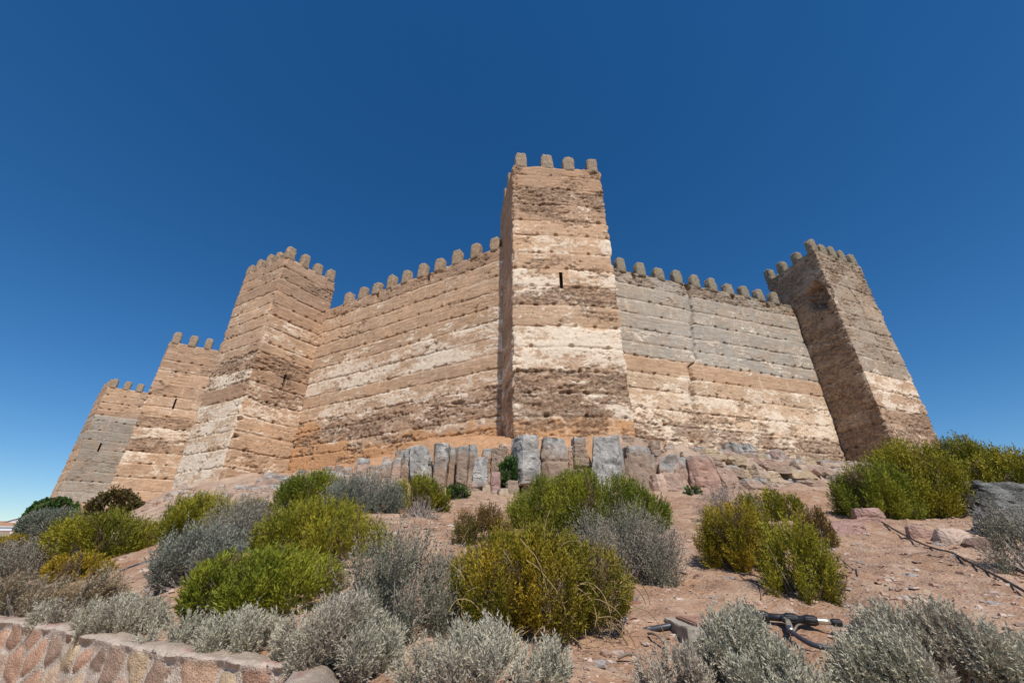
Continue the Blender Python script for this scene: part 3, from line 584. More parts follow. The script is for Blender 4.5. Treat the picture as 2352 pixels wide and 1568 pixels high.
for i, (a, b, c, d, Y, lab, gr, bs) in enumerate([
 (1735, 1850, 262, 330, 15.4, 'ochre layered shelf rock, left piece with dark cracks', .15, OC), (1840, 1965, 282, 345, 15.8, 'ochre layered shelf rock, middle piece', .05, OC), (1950, 2090, 318, 375, 16.2, 'grey-green flat shelf rock next to the ochre shelf', .9, OC),
 (2080, 2290, 332, 378, 16.8, 'long flat grey shelf rock running out towards the big dark shrub', .9, OC),
 (1745, 1850, 325, 378, 14.9, 'brown rock under the left piece of the ochre shelf', .05, PB), (1870, 1960, 340, 385, 15.0, 'pink rock under the middle of the ochre shelf', 0, PB),
 (1975, 2075, 365, 410, 15.2, 'pink wedge of rock under the grey-green shelf', 0, PB), (2070, 2175, 372, 412, 15.7, 'low pink rock under the long grey shelf', 0, PB), (2170, 2240, 372, 408, 16.2, 'smallest pink rock near the right end of the shelf', 0, PB)]):
    ledge_rock(a, b, c, d, 0, lab, gr, 0, .12, 1.5, 800 + i * 9, bs, Y, 'shelf rocks at the right of the outcrop', 'shelf_rock', .3)
gf = np.random.default_rng(44)
for i in range(130):
    x = -6.0 + 23.5 * (i + gf.uniform(0, 1)) / 130
    yl = float(ledge_y(x)); lh = float(ledge_h(x)); rowk = i % 3; rt = x > 7.5
    if x < 4 and rowk: continue
    y = yl + (.45, .95, 1.5)[rowk] + gf.uniform(-.15, .2) + (.4 if rt and rowk == 2 else 0); z = float(hbase(x, y)); w = gf.uniform(.35, .75) * (1.8 if rt else 1); hh = (gf.uniform(.45, .8) * lh + .1, gf.uniform(.10, .3), gf.uniform(.05, .22))[rowk]
    if rt: hh = gf.uniform(.08, .30)
    if rowk == 0: z = float(hbase(x, yl + (.4 if rt else 0)))
    o = rock_mesh('rock_piece', x, y, z - .25, z + hh, w, gf.uniform(.5, .9), gf.uniform(-.35, .35) + (.35 if rt else 0), 7000 + i, gf.uniform(-.1, .1), .06, gf.uniform(0, .35), [PB, BR, (.46, .34, .25), (.36, .255, .19), OC][i % 5], 1.2)
    tag(o, 'pinkish fractured rock piece packed behind and between the upright blocks of the outcrop', 'rock', 'fractured rock pieces filling the outcrop')
def px_rock(u0, u1, v0, v1, label, grey, base, seed, name='boulder', group='loose boulders on the slope', dr=.8, cat='rock', sink=.15, amp=1.0, lichen=(.36, .345, .315), Ys=0):
    F = hit((u0 + u1) / 2, v1); F = F * (1 + Ys * .1); dep = F[1] * _c + F[2] * _s; w = (u1 - u0) / FPX * dep; d = w * dr; cy = F[1] + d * .4; cx = F[0] * cy / F[1]
    top = at_y((u0 + u1) / 2, v0, cy)[2]; zb = min(F[2], float(hbase(cx, cy))) - sink
    o = rock_mesh(name, cx, cy, zb, max(top, float(hfull(cx, cy)) + .30 * w), w * 1.05, d, 0, seed, 0, .18, grey, base, amp, None, lichen); tag(o, label, cat, group); return o
px_rock(2175, 2420, 1166, 1200, 'flat-topped dark grey lichened ledge at the right edge under the large shrub', 1.3, BR, 901, 'rock_ledge', amp=1.5, lichen=(.18, .18, .165), Ys=.25)
px_rock(2250, 2440, 1185, 1240, 'rugged dark grey rock face below the flat-topped ledge at the right edge', 1.0, BR, 921, 'rock_ledge', amp=1.5, lichen=(.17, .165, .155))
px_rock(2090, 2150, 1205, 1240, 'reddish cracked rock left of the cream-coloured one on the right slope', .05, (.42, .26, .20), 902)
px_rock(2150, 2240, 1212, 1252, 'cream-pink flat-faced rock below the dark grey boulder', .05, (.55, .41, .32), 903)
px_rock(2215, 2290, 1238, 1262, 'small dark brown clod below the dark grey boulder', .1, (.24, .15, .11), 904)
px_rock(1905, 1990, 1198, 1224, 'row of reddish tilted slabs beside the black hose', .0, (.40, .245, .195), 905)
px_rock(1960, 2045, 1182, 1206, 'low reddish rock poking out under the left end of the big shrub', .0, (.40, .25, .20), 906)
px_rock(425, 535, 1375, 1440, 'half-buried grey-brown boulder behind the silver shrubs on the wall', .8, BR, 907)
px_rock(430, 565, 1178, 1210, 'flat orange-grey slab left of the foot of the big corner tower', .2, OC, 908)
px_rock(598, 680, 1102, 1118, 'flat grey-pink slab on the crest below the corner tower', .3, PB, 909)
px_rock(620, 645, 1112, 1122, 'small dark stone beside the flat crest slab', .8, BR, 910)
px_rock(530, 570, 1115, 1135, 'rounded pinkish rock on the crest left of the flat slab', .2, PB, 911)
px_rock(455, 500, 1205, 1235, 'pink crag between the two olive mounds on the left', 0, PB, 912)
px_rock(1440, 1475, 1368, 1398, 'dark red clod of earth right of the big yellow-green shrub', .0, (.30, .15, .10), 913)
px_rock(1505, 1560, 1395, 1412, 'pale flat stone right of the red clod', .1, (.55, .42, .34), 914) if False else None
for i, (u, v, w) in enumerate([(740, 1100, 26), (765, 1092, 30), (800, 1088, 26), (830, 1086, 34), (700, 1110, 22), (580, 1128, 26), (560, 1145, 22), (610, 1135, 18), (500, 1175, 24), (640, 1118, 20), (860, 1090, 40), (720, 1092, 24), (780, 1080, 26), (690, 1100, 20)]):
    px_rock(u - w / 2, u + w / 2, v - w * .38, v, 'pinkish crest stone, one of those strewn below the left curtain wall', .3, PB if i % 2 else BR, 950 + i, 'stone', 'stones strewn on the crest below the left wall')
gs = np.random.default_rng(88)
for i in range(70):
    u = gs.uniform(340, 930); v = np.interp(u, [340, 500, 650, 800, 930], [1152, 1116, 1098, 1088, 1080]) + gs.uniform(-2, 34); w = gs.uniform(12, 44)
    px_rock(u - w / 2, u + w / 2, v - w * gs.uniform(.35, .6), v, 'pinkish crest stone, one of those strewn below the left curtain wall', gs.uniform(0, .5), [PB, BR, (.47, .36, .28)][i % 3], 1200 + i, 'stone', 'stones strewn on the crest below the left wall')
# ------------------------------------------------------------------ retaining wall of mortared rubble
def retaining():
    seg = np.hypot(*np.diff(wpts, axis=0).T); cum = np.concatenate([[0], np.cumsum(seg)]); st = .013
    i0 = cum[1]; S = np.concatenate([np.arange(0, i0, .2), np.arange(i0, cum[-3], st), np.arange(cum[-3], cum[-1], .1)])
    px = np.interp(S, cum, wpts[:, 0]); py = np.interp(S, cum, wpts[:, 1])
    k = np.hanning(61); k /= k.sum()
    tx = np.gradient(px, S); ty = np.gradient(py, S); ln = np.hypot(tx, ty); nx, ny = ty / ln, -tx / ln           # towards the camera
    prof_z = np.concatenate([np.arange(-1.75, WZ, .014), [WZ]]); nf = len(prof_z); topn = 14; T = np.linspace(.02, .20, topn)
    SS, ZZ = np.meshgrid(S, prof_z, indexing='ij')
    # voronoi stones
    sx, sz = .25, .19; wx = SS + (fbm(SS * 5, ZZ * 5, seed=61) - .5) * .06; wz = ZZ + (fbm(SS * 5, ZZ * 5, seed=62) - .5) * .06
    cx = np.floor(wx / sx); cz = np.floor(wz / sz); f1 = np.full(SS.shape, 9.); f2 = np.full(SS.shape, 9.); idn = np.zeros(SS.shape)
    for dx in (-1, 0, 1):
        for dz in (-1, 0, 1):
            a = cx + dx; b = cz + dz; qx = (a + .12 + .76 * h3(a, b, a * 0, 63)) * sx; qz = (b + .12 + .76 * h3(a, b, a * 0, 64)) * sz
            d = np.hypot((wx - qx), (wz - qz) * (.75 + .5 * h3(a, b, a * 0, 66))); hid = h3(a, b, a * 0, 65); c = d < f1
            f2 = np.where(c, f1, np.minimum(f2, d)); idn = np.where(c, hid, idn); f1 = np.where(c, d, f1)
    edge = f2 - f1; stn = sst(.030, .040, edge + (fbm(SS * 25, ZZ * 25, seed=67) - .5) * .016)
    crk = np.exp(-((edge - .032) / .006) ** 2) * sst(.45, .6, fbm(SS * 4, ZZ * 4, seed=77)); disp = stn * (-.004 + .012 * idn + .012 * sst(.03, .11, edge)) + (fbm(SS * 12, ZZ * 12, seed=68, oct=4) - .5) * .022 - crk * .018
    lip = .03 * np.exp(-((WZ - ZZ) / .03) ** 2); disp = disp + lip * .6 + (fbm(SS * 2, ZZ * 2, seed=69) - .5) * .06
    X = px[:, None] + nx[:, None] * disp; Y = py[:, None] + ny[:, None] * disp
    zz = ZZ + (fbm(SS * 3, ZZ * 0, seed=70) - .5) * .03
    pal = np.array([[.46, .30, .20], [.44, .265, .18], [.49, .35, .24], [.37, .25, .18], [.45, .33, .21]])
    sc = pal[(idn * 4.999).astype(int)] * (.80 + .4 * ((idn * 37.3) % 1))[..., None] * (.85 + .3 * fbm(SS * 9, ZZ * 9, seed=71))[..., None]; mo = np.array([.54, .44, .355]) * (.85 + .3 * fbm(SS * 6, ZZ * 6, seed=72))[..., None]
    C = mo + (sc - mo) * stn[..., None]; capm = np.clip(1 - (WZ - ZZ) / .035, 0, 1)[..., None]; C = C + (mo - C) * capm
    # coping
    TT = np.broadcast_to(T, (len(S), topn)); S2 = np.broadcast_to(S[:, None], TT.shape)
    X2 = px[:, None] - nx[:, None] * TT; Y2 = py[:, None] - ny[:, None] * TT; Z2 = WZ + .012 + (fbm(S2 * 3, TT * 3, seed=73) - .5) * .06 + (fbm(S2 * 14, TT * 14, seed=74) - .5) * .03 - sst(.12, .20, TT) * .06
    mo2 = np.array([.38, .30, .23]) * (.75 + .5 * fbm(S2 * 5, TT * 5, seed=75))[..., None]; pk = sst(.6, .68, fbm(S2 * 3.2, TT * 6, seed=76))[..., None]; mo2 = mo2 + (np.array([.36, .22, .18]) - mo2) * pk
    V = np.concatenate([np.stack([X, Y, zz], -1), np.stack([X2, Y2, Z2], -1)], 1); Cc = np.concatenate([C, mo2], 1); nv = nf + topn
    o = mesh_np('retaining_wall', V.reshape(-1, 3), [gridq(len(S), nv)], M_RUBBLE, Cc.reshape(-1, 3), np.full(len(S) * nv, .3))
    tag(o, 'low curved retaining wall of pinkish rubble stones in pale mortar, at the lower left', 'wall')
retaining()
# ------------------------------------------------------------------ shrubs
KINDS = dict(
 green=dict(ll=.028, lw=.007, L=.20, R=.032, K=28, up=1.15, sp=.050, cols=[(.105, .132, .015), (.175, .195, .018), (.25, .25, .024)], stem=M_STEM, jit=.30),
 olive=dict(ll=.026, lw=.007, L=.20, R=.030, K=28, up=1.15, sp=.050, cols=[(.125, .13, .014), (.215, .205, .018), (.30, .255, .024)], stem=M_STEM, jit=.34),
 yellow=dict(ll=.022, lw=.0065, L=.18, R=.028, K=28, up=1.0, sp=.046, cols=[(.15, .135, .014), (.25, .195, .016), (.36, .24, .02)], stem=M_STEM, jit=.42),
 rust=dict(ll=.026, lw=.007, L=.19, R=.034, K=22, up=.9, sp=.055, cols=[(.13, .085, .03), (.20, .125, .03), (.12, .11, .03)], stem=M_STEM, jit=.4),
 lav=dict(ll=.020, lw=.006, L=.34, R=.022, K=26, up=1.1, sp=.060, cols=[(.19, .19, .135), (.25, .235, .175), (.28, .235, .19)], stem=M_DEAD, jit=.45),
 sage=dict(ll=.022, lw=.007, L=.26, R=.026, K=28, up=1.0, sp=.056, cols=[(.14, .165, .12), (.18, .20, .15), (.22, .215, .17)], stem=M_DEAD, jit=.4),
 silver=dict(ll=.017, lw=.0052, L=.17, R=.013, K=30, up=1.0, sp=.029, cols=[(.39, .365, .27), (.48, .45, .34), (.42, .35, .27)], stem=M_DEAD, jit=.45),
 straw=dict(ll=.018, lw=.005, L=.24, R=.012, K=24, up=.8, sp=.034, cols=[(.28, .245, .18), (.36, .31, .22), (.33, .24, .14)], stem=M_DEAD, jit=.4),
 leafy=dict(ll=.045, lw=.022, L=.14, R=.05, K=12, up=.6, sp=.075, cols=[(.04, .085, .02), (.06, .12, .03), (.08, .13, .03)], stem=M_STEM, jit=.5),
 dark=dict(ll=.040, lw=.018, L=.16, R=.05, K=12, up=.6, sp=.08, cols=[(.075, .06, .022), (.11, .08, .025), (.06, .065, .02)], stem=M_STEM, jit=.6),
 twig=dict(ll=.05, lw=.004, L=.2, R=.03, K=6, up=.4, sp=.09, cols=[(.32, .27, .23), (.25, .20, .17)], stem=M_DEAD, jit=.7))
def build_leaves(P, D, Lp, kd, dist, g, tone, tipc=None):
    n = len(P); K = kd['K']; lodf = max(1.0, dist / 5.0)
    ll = kd['ll'] * 1.1 * lodf ** .55; lw = kd['lw'] * 1.35 * lodf ** .8; K = max(8, int(K / lodf ** .45))
    t = (np.arange(K)[None] + g.uniform(0, 1, (n, K))) / K; th = g.uniform(0, 2 * math.pi, (n, K))
    A = np.cross(D, [0.3, .2, 1.0]); A /= np.linalg.norm(A, axis=1)[:, None] + 1e-9; B = np.cross(D, A)
    rad = A[:, None] * np.cos(th)[..., None] + B[:, None] * np.sin(th)[..., None]
    r = kd['R'] * lodf ** .4 * (1 - t) ** .6
    bend = (t ** 2)[..., None] * np.array([0, 0, .25]) * Lp[:, None, None]
    pos = P[:, None] + D[:, None] * (t * Lp[:, None])[..., None] + bend + rad * (r * g.uniform(.1, 1, (n, K)))[..., None]
    ld = D[:, None] * 1.0 + rad * g.uniform(.25, 1.0, (n, K, 1)); ld /= np.linalg.norm(ld, axis=2)[..., None]
    sd = np.cross(ld, g.normal(size=(n, K, 3))); sd /= np.linalg.norm(sd, axis=2)[..., None] + 1e-9
    l_ = (ll * g.uniform(.7, 1.3, (n, K)))[..., None]
    v0 = pos - sd * lw * .5; v1 = pos + sd * lw * .5; v2 = pos + ld * l_
    if kd['lw'] > .015:                                   # broad leaf: rhombus
        m = pos + ld * l_ * .5; V = np.stack([pos, m + sd * lw * .5, v2, m - sd * lw * .5], 2).reshape(-1, 3); F = np.arange(len(V)).reshape(-1, 4); q = 4
    else: V = np.stack([v0, v1, v2], 2).reshape(-1, 3); F = np.arange(len(V)).reshape(-1, 3); q = 3
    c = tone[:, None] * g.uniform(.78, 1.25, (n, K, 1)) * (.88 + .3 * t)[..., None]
    if tipc is not None: c = c + (np.array(tipc) - c) * np.clip((t - .75) * 2.4, 0, 1)[..., None]
    C = np.repeat(c.reshape(-1, 3), q, 0)
    return V, F, C
TOTAL = [0]
def bush_at(name, label, cat, group, x, y, z, w, d, h, kind, seed, dist, dens=1.0, lean=(0, 0), tip=None, nl=None, wild=.0, skew=0):
    kd = dict(KINDS[kind]); g = np.random.default_rng(seed)
    root = empty(name, (x, y, z)); tag(root, label, cat, group)
    a, b = w / 2, d / 2; nl = nl or int(np.clip(4 + w * d * 4.5, 5, 16))
    C = []; Rr = []
    for k in range(nl):
        th = k * 2.399 + g.uniform(-.4, .4); q = math.sqrt((k + .35) / nl) * .72; rr = g.uniform(.30, .42) * min(a, b) * 1.15 * (1.15 - .4 * q)
        top = h * (1 - .55 * q ** 2.2) * g.uniform(.86, 1.0); C.append((a * q * math.cos(th) * 1.0, b * q * math.sin(th), max(rr * .3, top - rr))); Rr.append(rr)
    C = np.array(C); Rr = np.array(Rr); Rv = np.stack([Rr, Rr, np.minimum(Rr, C[:, 2] + .0 * Rr + Rr * .0 + .0) * 0 + Rr], 1)
    # a lower skirt fills down to the ground
    ns = max(6, int(nl * .9)); 
    for k in range(ns):
        th = k / ns * 2 * math.pi + g.uniform(-.2, .2); rr = g.uniform(.22, .32) * min(a, b) * 1.1
        C = np.vstack([C, [(a - rr) * math.cos(th), (b - rr) * math.sin(th), rr * .7 + .12 * h]]); Rr = np.append(Rr, rr); Rv = np.vstack([Rv, [rr, rr, max(rr, h * .28)]])
    Rv[:, 2] *= 1.12
    sp = kd['sp'] * (dist / 5.0) ** .42 if dist > 5 else kd['sp']; P = []; Nn = []
    for i in range(len(C)):
        m = int(2.6 * math.pi * Rr[i] * max(Rr[i], Rv[i, 2]) * 1.3 * 1.9 / sp ** 2 * dens); q = g.normal(size=(m, 3)); q /= np.linalg.norm(q, axis=1)[:, None]; q = q[q[:, 2] > -.8]
        fr = np.where(g.uniform(size=len(q)) < .24, g.uniform(.5, .85, len(q)), g.uniform(.9, 1.04, len(q)))
        p = C[i] + q * Rv[i] * fr[:, None]
        lump = fbm(p[:, 0] * 4.5 + seed, p[:, 1] * 4.5, p[:, 2] * 1.6, seed=seed + 5, oct=3) - .5; p = C[i] + (p - C[i]) * (1 + 1.0 * lump * min(1, kd['jit'] + .6))[:, None]; kp = g.uniform(size=len(p)) < sst(-.13, .01, lump) + .12; p = p[kp]; q = q[kp]
        ins = np.zeros(len(p), bool)
        for j in range(len(C)):
            if j != i: ins |= ((((p - C[j]) / Rv[j]) ** 2).sum(1) < .72)
        ins |= p[:, 2] < .0
        P.append(p[~ins]); Nn.append(q[~ins])
    P = np.concatenate(P); Nn = np.concatenate(Nn); Nn = Nn + 1.0 * np.stack([P[:, 0] / a ** 1, P[:, 1] / b, P[:, 2] * 0], 1) * .35
    D = Nn * .8 + np.array([lean[0], lean[1], kd['up']]) + g.normal(size=P.shape) * kd['jit'] * .6; D /= np.linalg.norm(D, axis=1)[:, None]
    Lp = kd['L'] * g.uniform(.55, 1.3, len(P)) * (1 + wild * g.uniform(0, 1, len(P)) ** 4 * 2) * min(1.4, max(.6, h / .7))
    P0 = P - D * (Lp * .62)[:, None]
    cl = np.array(kd['cols']); nz = fbm(P[:, 0] * 2.2 + seed, P[:, 1] * 2.2, P[:, 2] * 2.2, seed=seed, oct=3); nz = np.clip((nz - .3) / .4 + g.normal(size=len(P)) * .16, 0, .999) * (len(cl) - 1)
    i0 = nz.astype(int); f = (nz - i0)[:, None]; tone = cl[i0] * (1 - f) + cl[np.minimum(i0 + 1, len(cl) - 1)] * f
    dn_ = fbm(P[:, 0] * 5 + seed, P[:, 1] * 5, P[:, 2] * 3, seed=seed + 3, oct=3); dead = ((g.uniform(size=len(P)) < .02) | (dn_ > .70))[:, None]; tone = np.where(dead & (kind not in ('silver', 'lav', 'sage')), np.array([.19, .135, .07]), tone) * (.8 + .45 * fbm(P[:, 0] * 7, P[:, 1] * 7, P[:, 2] * 3, seed=seed + 4, oct=2))[:, None]
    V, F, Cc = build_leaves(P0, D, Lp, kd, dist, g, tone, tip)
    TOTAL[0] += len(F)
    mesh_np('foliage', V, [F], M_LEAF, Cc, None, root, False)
    # stems
    acc = Acc(); nst = int(np.clip(len(P) * .06, 30, 220) * (1 if kind not in ('twig',) else 2.2))
    for i in g.choice(len(P), min(nst, len(P)), replace=False):
        e = P[i]; s0 = np.array([e[0] * .12, e[1] * .12, -.03]) + g.normal(size=3) * .03; mid = s0 * .5 + e * .5 + np.array([0, 0, -.10 * h]) + g.normal(size=3) * .05 * h
        q = np.linspace(0, 1, 5)[:, None]; pts = s0 * (1 - q) ** 2 + 2 * mid * q * (1 - q) + e * q ** 2
        vv, ff = tube(pts, np.linspace(.010, .003, 5) * max(1, (dist / 5) ** .7) * (1.2 if kind == 'twig' else 1), 3, False); acc.add(vv, ff)
    acc.out('stems', kd['stem'], root)
    return root
def bush_px(u0, u1, vt, vb, kind, label, seed, dr=.85, dens=1.0, name='shrub', cat='shrub', group='shrubs on the slope', lean=(0, 0), tip=None, wild=.0, Y=None, nl=None, ex=1.0):
    uc = (u0 + u1) / 2
    if Y is None: F = hit(uc, vb)
    else: F = at_y(uc, vb, Y)
    dep = F[1] * _c + F[2] * _s; w = (u1 - u0) / FPX * dep * 1.02
    for _ in range(3):
        d = w * dr; cy = F[1] + d * (.22 if kind in ('silver', 'straw') else .36); cx = ray(uc, (vt + vb) / 2)[0] / ray(uc, (vt + vb) / 2)[1] * cy
        zc = float(hbase(cx, cy)); top = at_y(uc, vt, cy)[2]; dep = cy * _c + (zc + top) / 2 * _s; w = (u1 - u0) / FPX * dep * 1.0
    h = max(.15, top - zc) * ex
    return bush_at(name, label, cat, group, cx, cy, zc - .03, w * 1.05, d, h * 1.03, kind, seed, math.hypot(cx, cy), dens, lean, tip, nl, wild)
HG = 'green and olive heath-like shrubs on the slope'; LG = 'grey-green lavender-like shrubs on the slope'; SG = 'silver-grey shrubs along the front edge'
BUSH = [
 (1025, 1445, 1222, 1478, 'yellow', 'largest mustard-yellow shrub in the centre foreground, full of dry tangled stems', HG, 1.0, .8),
 (440, 775, 1268, 1440, 'green', 'bright green mound shrub behind the half-buried boulder at the left', HG, 1.0, .8),
 (600, 885, 1158, 1308, 'olive', 'wide olive dome shrub above and right of the bright green mound', HG, 1.0, .7),
 (1178, 1500, 1096, 1228, 'green', 'big bright green shrub directly below the grey boulders', HG, 1.0, .55),
 (1400, 1535, 1132, 1222, 'green', 'smaller bright green shrub at the right shoulder of the big one below the boulders', HG, 1.0, .7),
 (1047, 1180, 1160, 1258, 'rust', 'small brownish-orange shrub left of the big bright green shrub', HG, 1.0, .7),
 (1300, 1550, 1178, 1352, 'lav', 'large wispy grey-brown shrub right of the mustard-yellow shrub', LG, 1.0, .7),
 (1460, 1565, 1240, 1345, 'lav', 'small purplish-grey twiggy shrub at the right flank of the large wispy grey one', LG, .8, .8),
 (795, 1040, 1232, 1486, 'lav', 'tall wispy grey shrub between the bright green mound and the mustard-yellow shrub', LG, 1.0, .7),
 (645, 788, 1090, 1172, 'green', 'dark green dome shrub on the crest below the left curtain wall', HG, 1.0, .8),
 (752, 922, 1096, 1186, 'sage', 'blue-grey shrub right of the dark green dome on the crest', LG, 1.0, .7),
 (897, 1030, 1098, 1178, 'olive', 'round olive shrub with a heap of dead twigs at its foot, left of the outcrop', HG, 1.0, .7),
 (1607, 1790, 1155, 1318, 'yellow', 'left half of the paired olive-yellow shrubs on the bare slope at the right', HG, 1.0, .8),
 (1740, 1910, 1180, 1384, 'olive', 'right, taller half of the paired olive shrubs on the bare slope', HG, 1.0, .8),
 (1690, 1835, 1128, 1200, 'olive', 'dull olive shrub behind the paired shrubs on the right slope', HG, 1.0, .7),
 (1828, 1912, 1165, 1256, 'rust', 'small browning shrub behind the right one of the paired shrubs', HG, 1.0, .8),
 (1915, 2090, 1075, 1196, 'green', 'low bright green left end of the great shrub mass at the right', HG, 1.0, .7),
 (2000, 2200, 1020, 1190, 'olive', 'tall dark olive shrub in front of the right tower foot', HG, 1.0, .7),
 (2150, 2300, 1008, 1160, 'olive', 'highest dark olive shrub standing against the sky at the right', HG, 1.0, .7),
 (2240, 2430, 1045, 1175, 'olive', 'olive shrub cut by the right edge, above the dark grey boulder', HG, 1.0, .7),
 (2275, 2440, 1175, 1335, 'lav', 'wispy grey shrub at the right edge below the dark grey boulder', LG, 1.0, .7),
 (140, 370, 1182, 1286, 'olive', 'broad olive dome shrub at the left below the narrow brown tower', HG, 1.0, .75),
 (218, 318, 1130, 1186, 'dark', 'round dark reddish-brown bush against the foot of the narrow brown tower', 'bushes at the foot of the left towers', 1.0, .9),
 (72, 166, 1146, 1225, 'leafy', 'bright leafy green bush at the left foot of the leftmost tower', 'bushes at the foot of the left towers', 1.0, .9),
 (62, 195, 1172, 1250, 'sage', 'blue-grey shrub in front of the bright leafy bush at the left', LG, 1.0, .8),
 (378, 545, 1142, 1248, 'olive', 'dark olive shrub above the long grey shrub, under the corner tower', HG, 1.0, .8),
 (555, 632, 1146, 1190, 'olive', 'small olive shrub peeping out behind the long grey shrub', HG, 1.0, .8),
 (470, 645, 1158, 1270, 'lav', 'upper part of the long grey shrub bank left of the olive dome', LG, 1.0, .8),
 (345, 560, 1212, 1356, 'sage', 'lower left part of the long grey shrub bank, above the bare path', LG, 1.0, .75),
 (-30, 92, 1232, 1295, 'yellow', 'yellow-olive shrub at the left edge below the white houses', HG, 1.0, .8),
 (0, 235, 1248, 1325, 'lav', 'purplish-grey low shrub right under the yellow-olive one at the left edge', LG, 1.0, .7),
 (120, 258, 1274, 1330, 'yellow', 'small mustard shrub in front of the purplish-grey one at the left', HG, 1.0, .7),
 (-40, 175, 1312, 1428, 'straw', 'windswept straw-grey shrub on the wall at the far left edge', SG, 1.0, .6),
 (130, 290, 1312, 1424, 'straw', 'windswept straw-grey shrub right of the far-left one on the wall', SG, 1.0, .6),
 (92, 215, 1368, 1444, 'silver', 'first small silver shrub overhanging the retaining wall from the left', SG, 1.0, .7),
 (168, 382, 1368, 1468, 'silver', 'broad silver shrub on the retaining wall left of the half-buried boulder', SG, 1.0, .6),
 (325, 500, 1398, 1500, 'silver', 'silver shrub on the retaining wall in front of the half-buried boulder', SG, 1.0, .6),
 (465, 662, 1402, 1510, 'silver', 'silver shrub at the right end of the row on the retaining wall', SG, 1.0, .65),
 (640, 915, 1378, 1562, 'silver', 'tall silver shrub just right of the end of the retaining wall', SG, 1.0, .7),
 (912, 1292, 1422, 1625, 'silver', 'widest silver shrub in the centre foreground below the mustard shrub', SG, 1.0, .6),
 (1600, 1800, 1403, 1600, 'silver', 'upright silver shrub just right of the concrete box', SG, 1.0, .8),
 (1470, 1640, 1478, 1640, 'silver', 'low silver shrub in front of the concrete box', SG, 1.0, .8),
 (1690, 1890, 1480, 1660, 'silver', 'low silver shrub below the curved branch hose', SG, 1.0, .8),
 (1920, 2400, 1402, 1660, 'silver', 'silver shrub filling the lower right corner', SG, 1.0, .6),
 (1030, 1078, 1108, 1146, 'leafy', 'small fresh green plant left of the low stone row', 'small green plants among the rocks', 1.0, .8),
 (1575, 1605, 1116, 1134, 'leafy', 'tiny green plant at the foot of the cleft block', 'small green plants among the rocks', 1.0, .8)]
for i, (u0, u1, vt, vb, kd, lab, grp, dn, dr_) in enumerate(BUSH):
    tip = {'lav': (.30, .24, .19), 'straw': (.36, .25, .11), 'silver': (.40, .37, .28)}.get(kd)
    ln_ = (.0, 0)
    if kd == 'straw': ln_ = (.7, 0)
    if u0 == 1920: ln_ = (-.55, 0)
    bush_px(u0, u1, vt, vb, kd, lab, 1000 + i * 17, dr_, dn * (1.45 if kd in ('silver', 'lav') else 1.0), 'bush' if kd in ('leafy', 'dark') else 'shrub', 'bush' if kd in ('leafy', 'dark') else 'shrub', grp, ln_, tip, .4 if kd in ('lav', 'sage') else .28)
pl = at_y(1171, 1080, 13.2); bush_at('bush', 'dense green leafy plant hanging in the outcrop beside the big light-grey boulder', 'bush', 'small green plants among the rocks', pl[0], pl[1] + .1, pl[2] - .42, .56, .5, .85, 'leafy', 77, 13, 1.4)
# dead twig heaps
bush_px(925, 1012, 1140, 1192, 'twig', 'heap of dead grey twigs at the foot of the round olive shrub', 3001, .6, 1.0, 'twig_heap', 'dead twigs', 'dead twiggy shrubs')
bush_px(1603, 1745, 1108, 1200, 'twig', 'dry leafless grey shrub behind the paired olive shrubs', 3002, .7, 1.2, 'dead_shrub', 'dead shrub', 'dead twiggy shrubs')
bush_px(1000, 1055, 1262, 1300, 'twig', 'small grey twiggy tuft left of the mustard-yellow shrub', 3003, .7, 1.0, 'dead_shrub', 'dead shrub', 'dead twiggy shrubs')
def tangle():
    g = np.random.default_rng(5); F = hit(1235, 1450); acc = Acc()
    for i in range(90):
        u = g.uniform(1090, 1400); v = g.uniform(1300, 1455); c = at_y(u, v, F[1] - .20 + (1455 - v) * .0016 + g.uniform(-.12, .05)); n = 9; a = g.uniform(0, 6.28); b = g.uniform(.6, 2.4) * g.choice([-1, 1]); p = []
        q = c.copy(); s = .035 + .03 * g.uniform()
        for k in range(n): p.append(q.copy()); q = q + s * np.array([math.cos(a), g.uniform(-.3, .3), math.sin(a)]); a += b / n * 1.6 + g.normal() * .15
        vv, ff = tube(p, .0028, 3, False); acc.add(vv, ff)
    o = acc.out('dry_vine', M_VINE); tag(o, 'tangle of thin straw-coloured curling stems over the front of the mustard-yellow shrub', 'dry vine')
M_VINE = plain('straw_vine', (.34, .24, .10), .8)
tangle()
print('leaf faces', TOTAL[0])
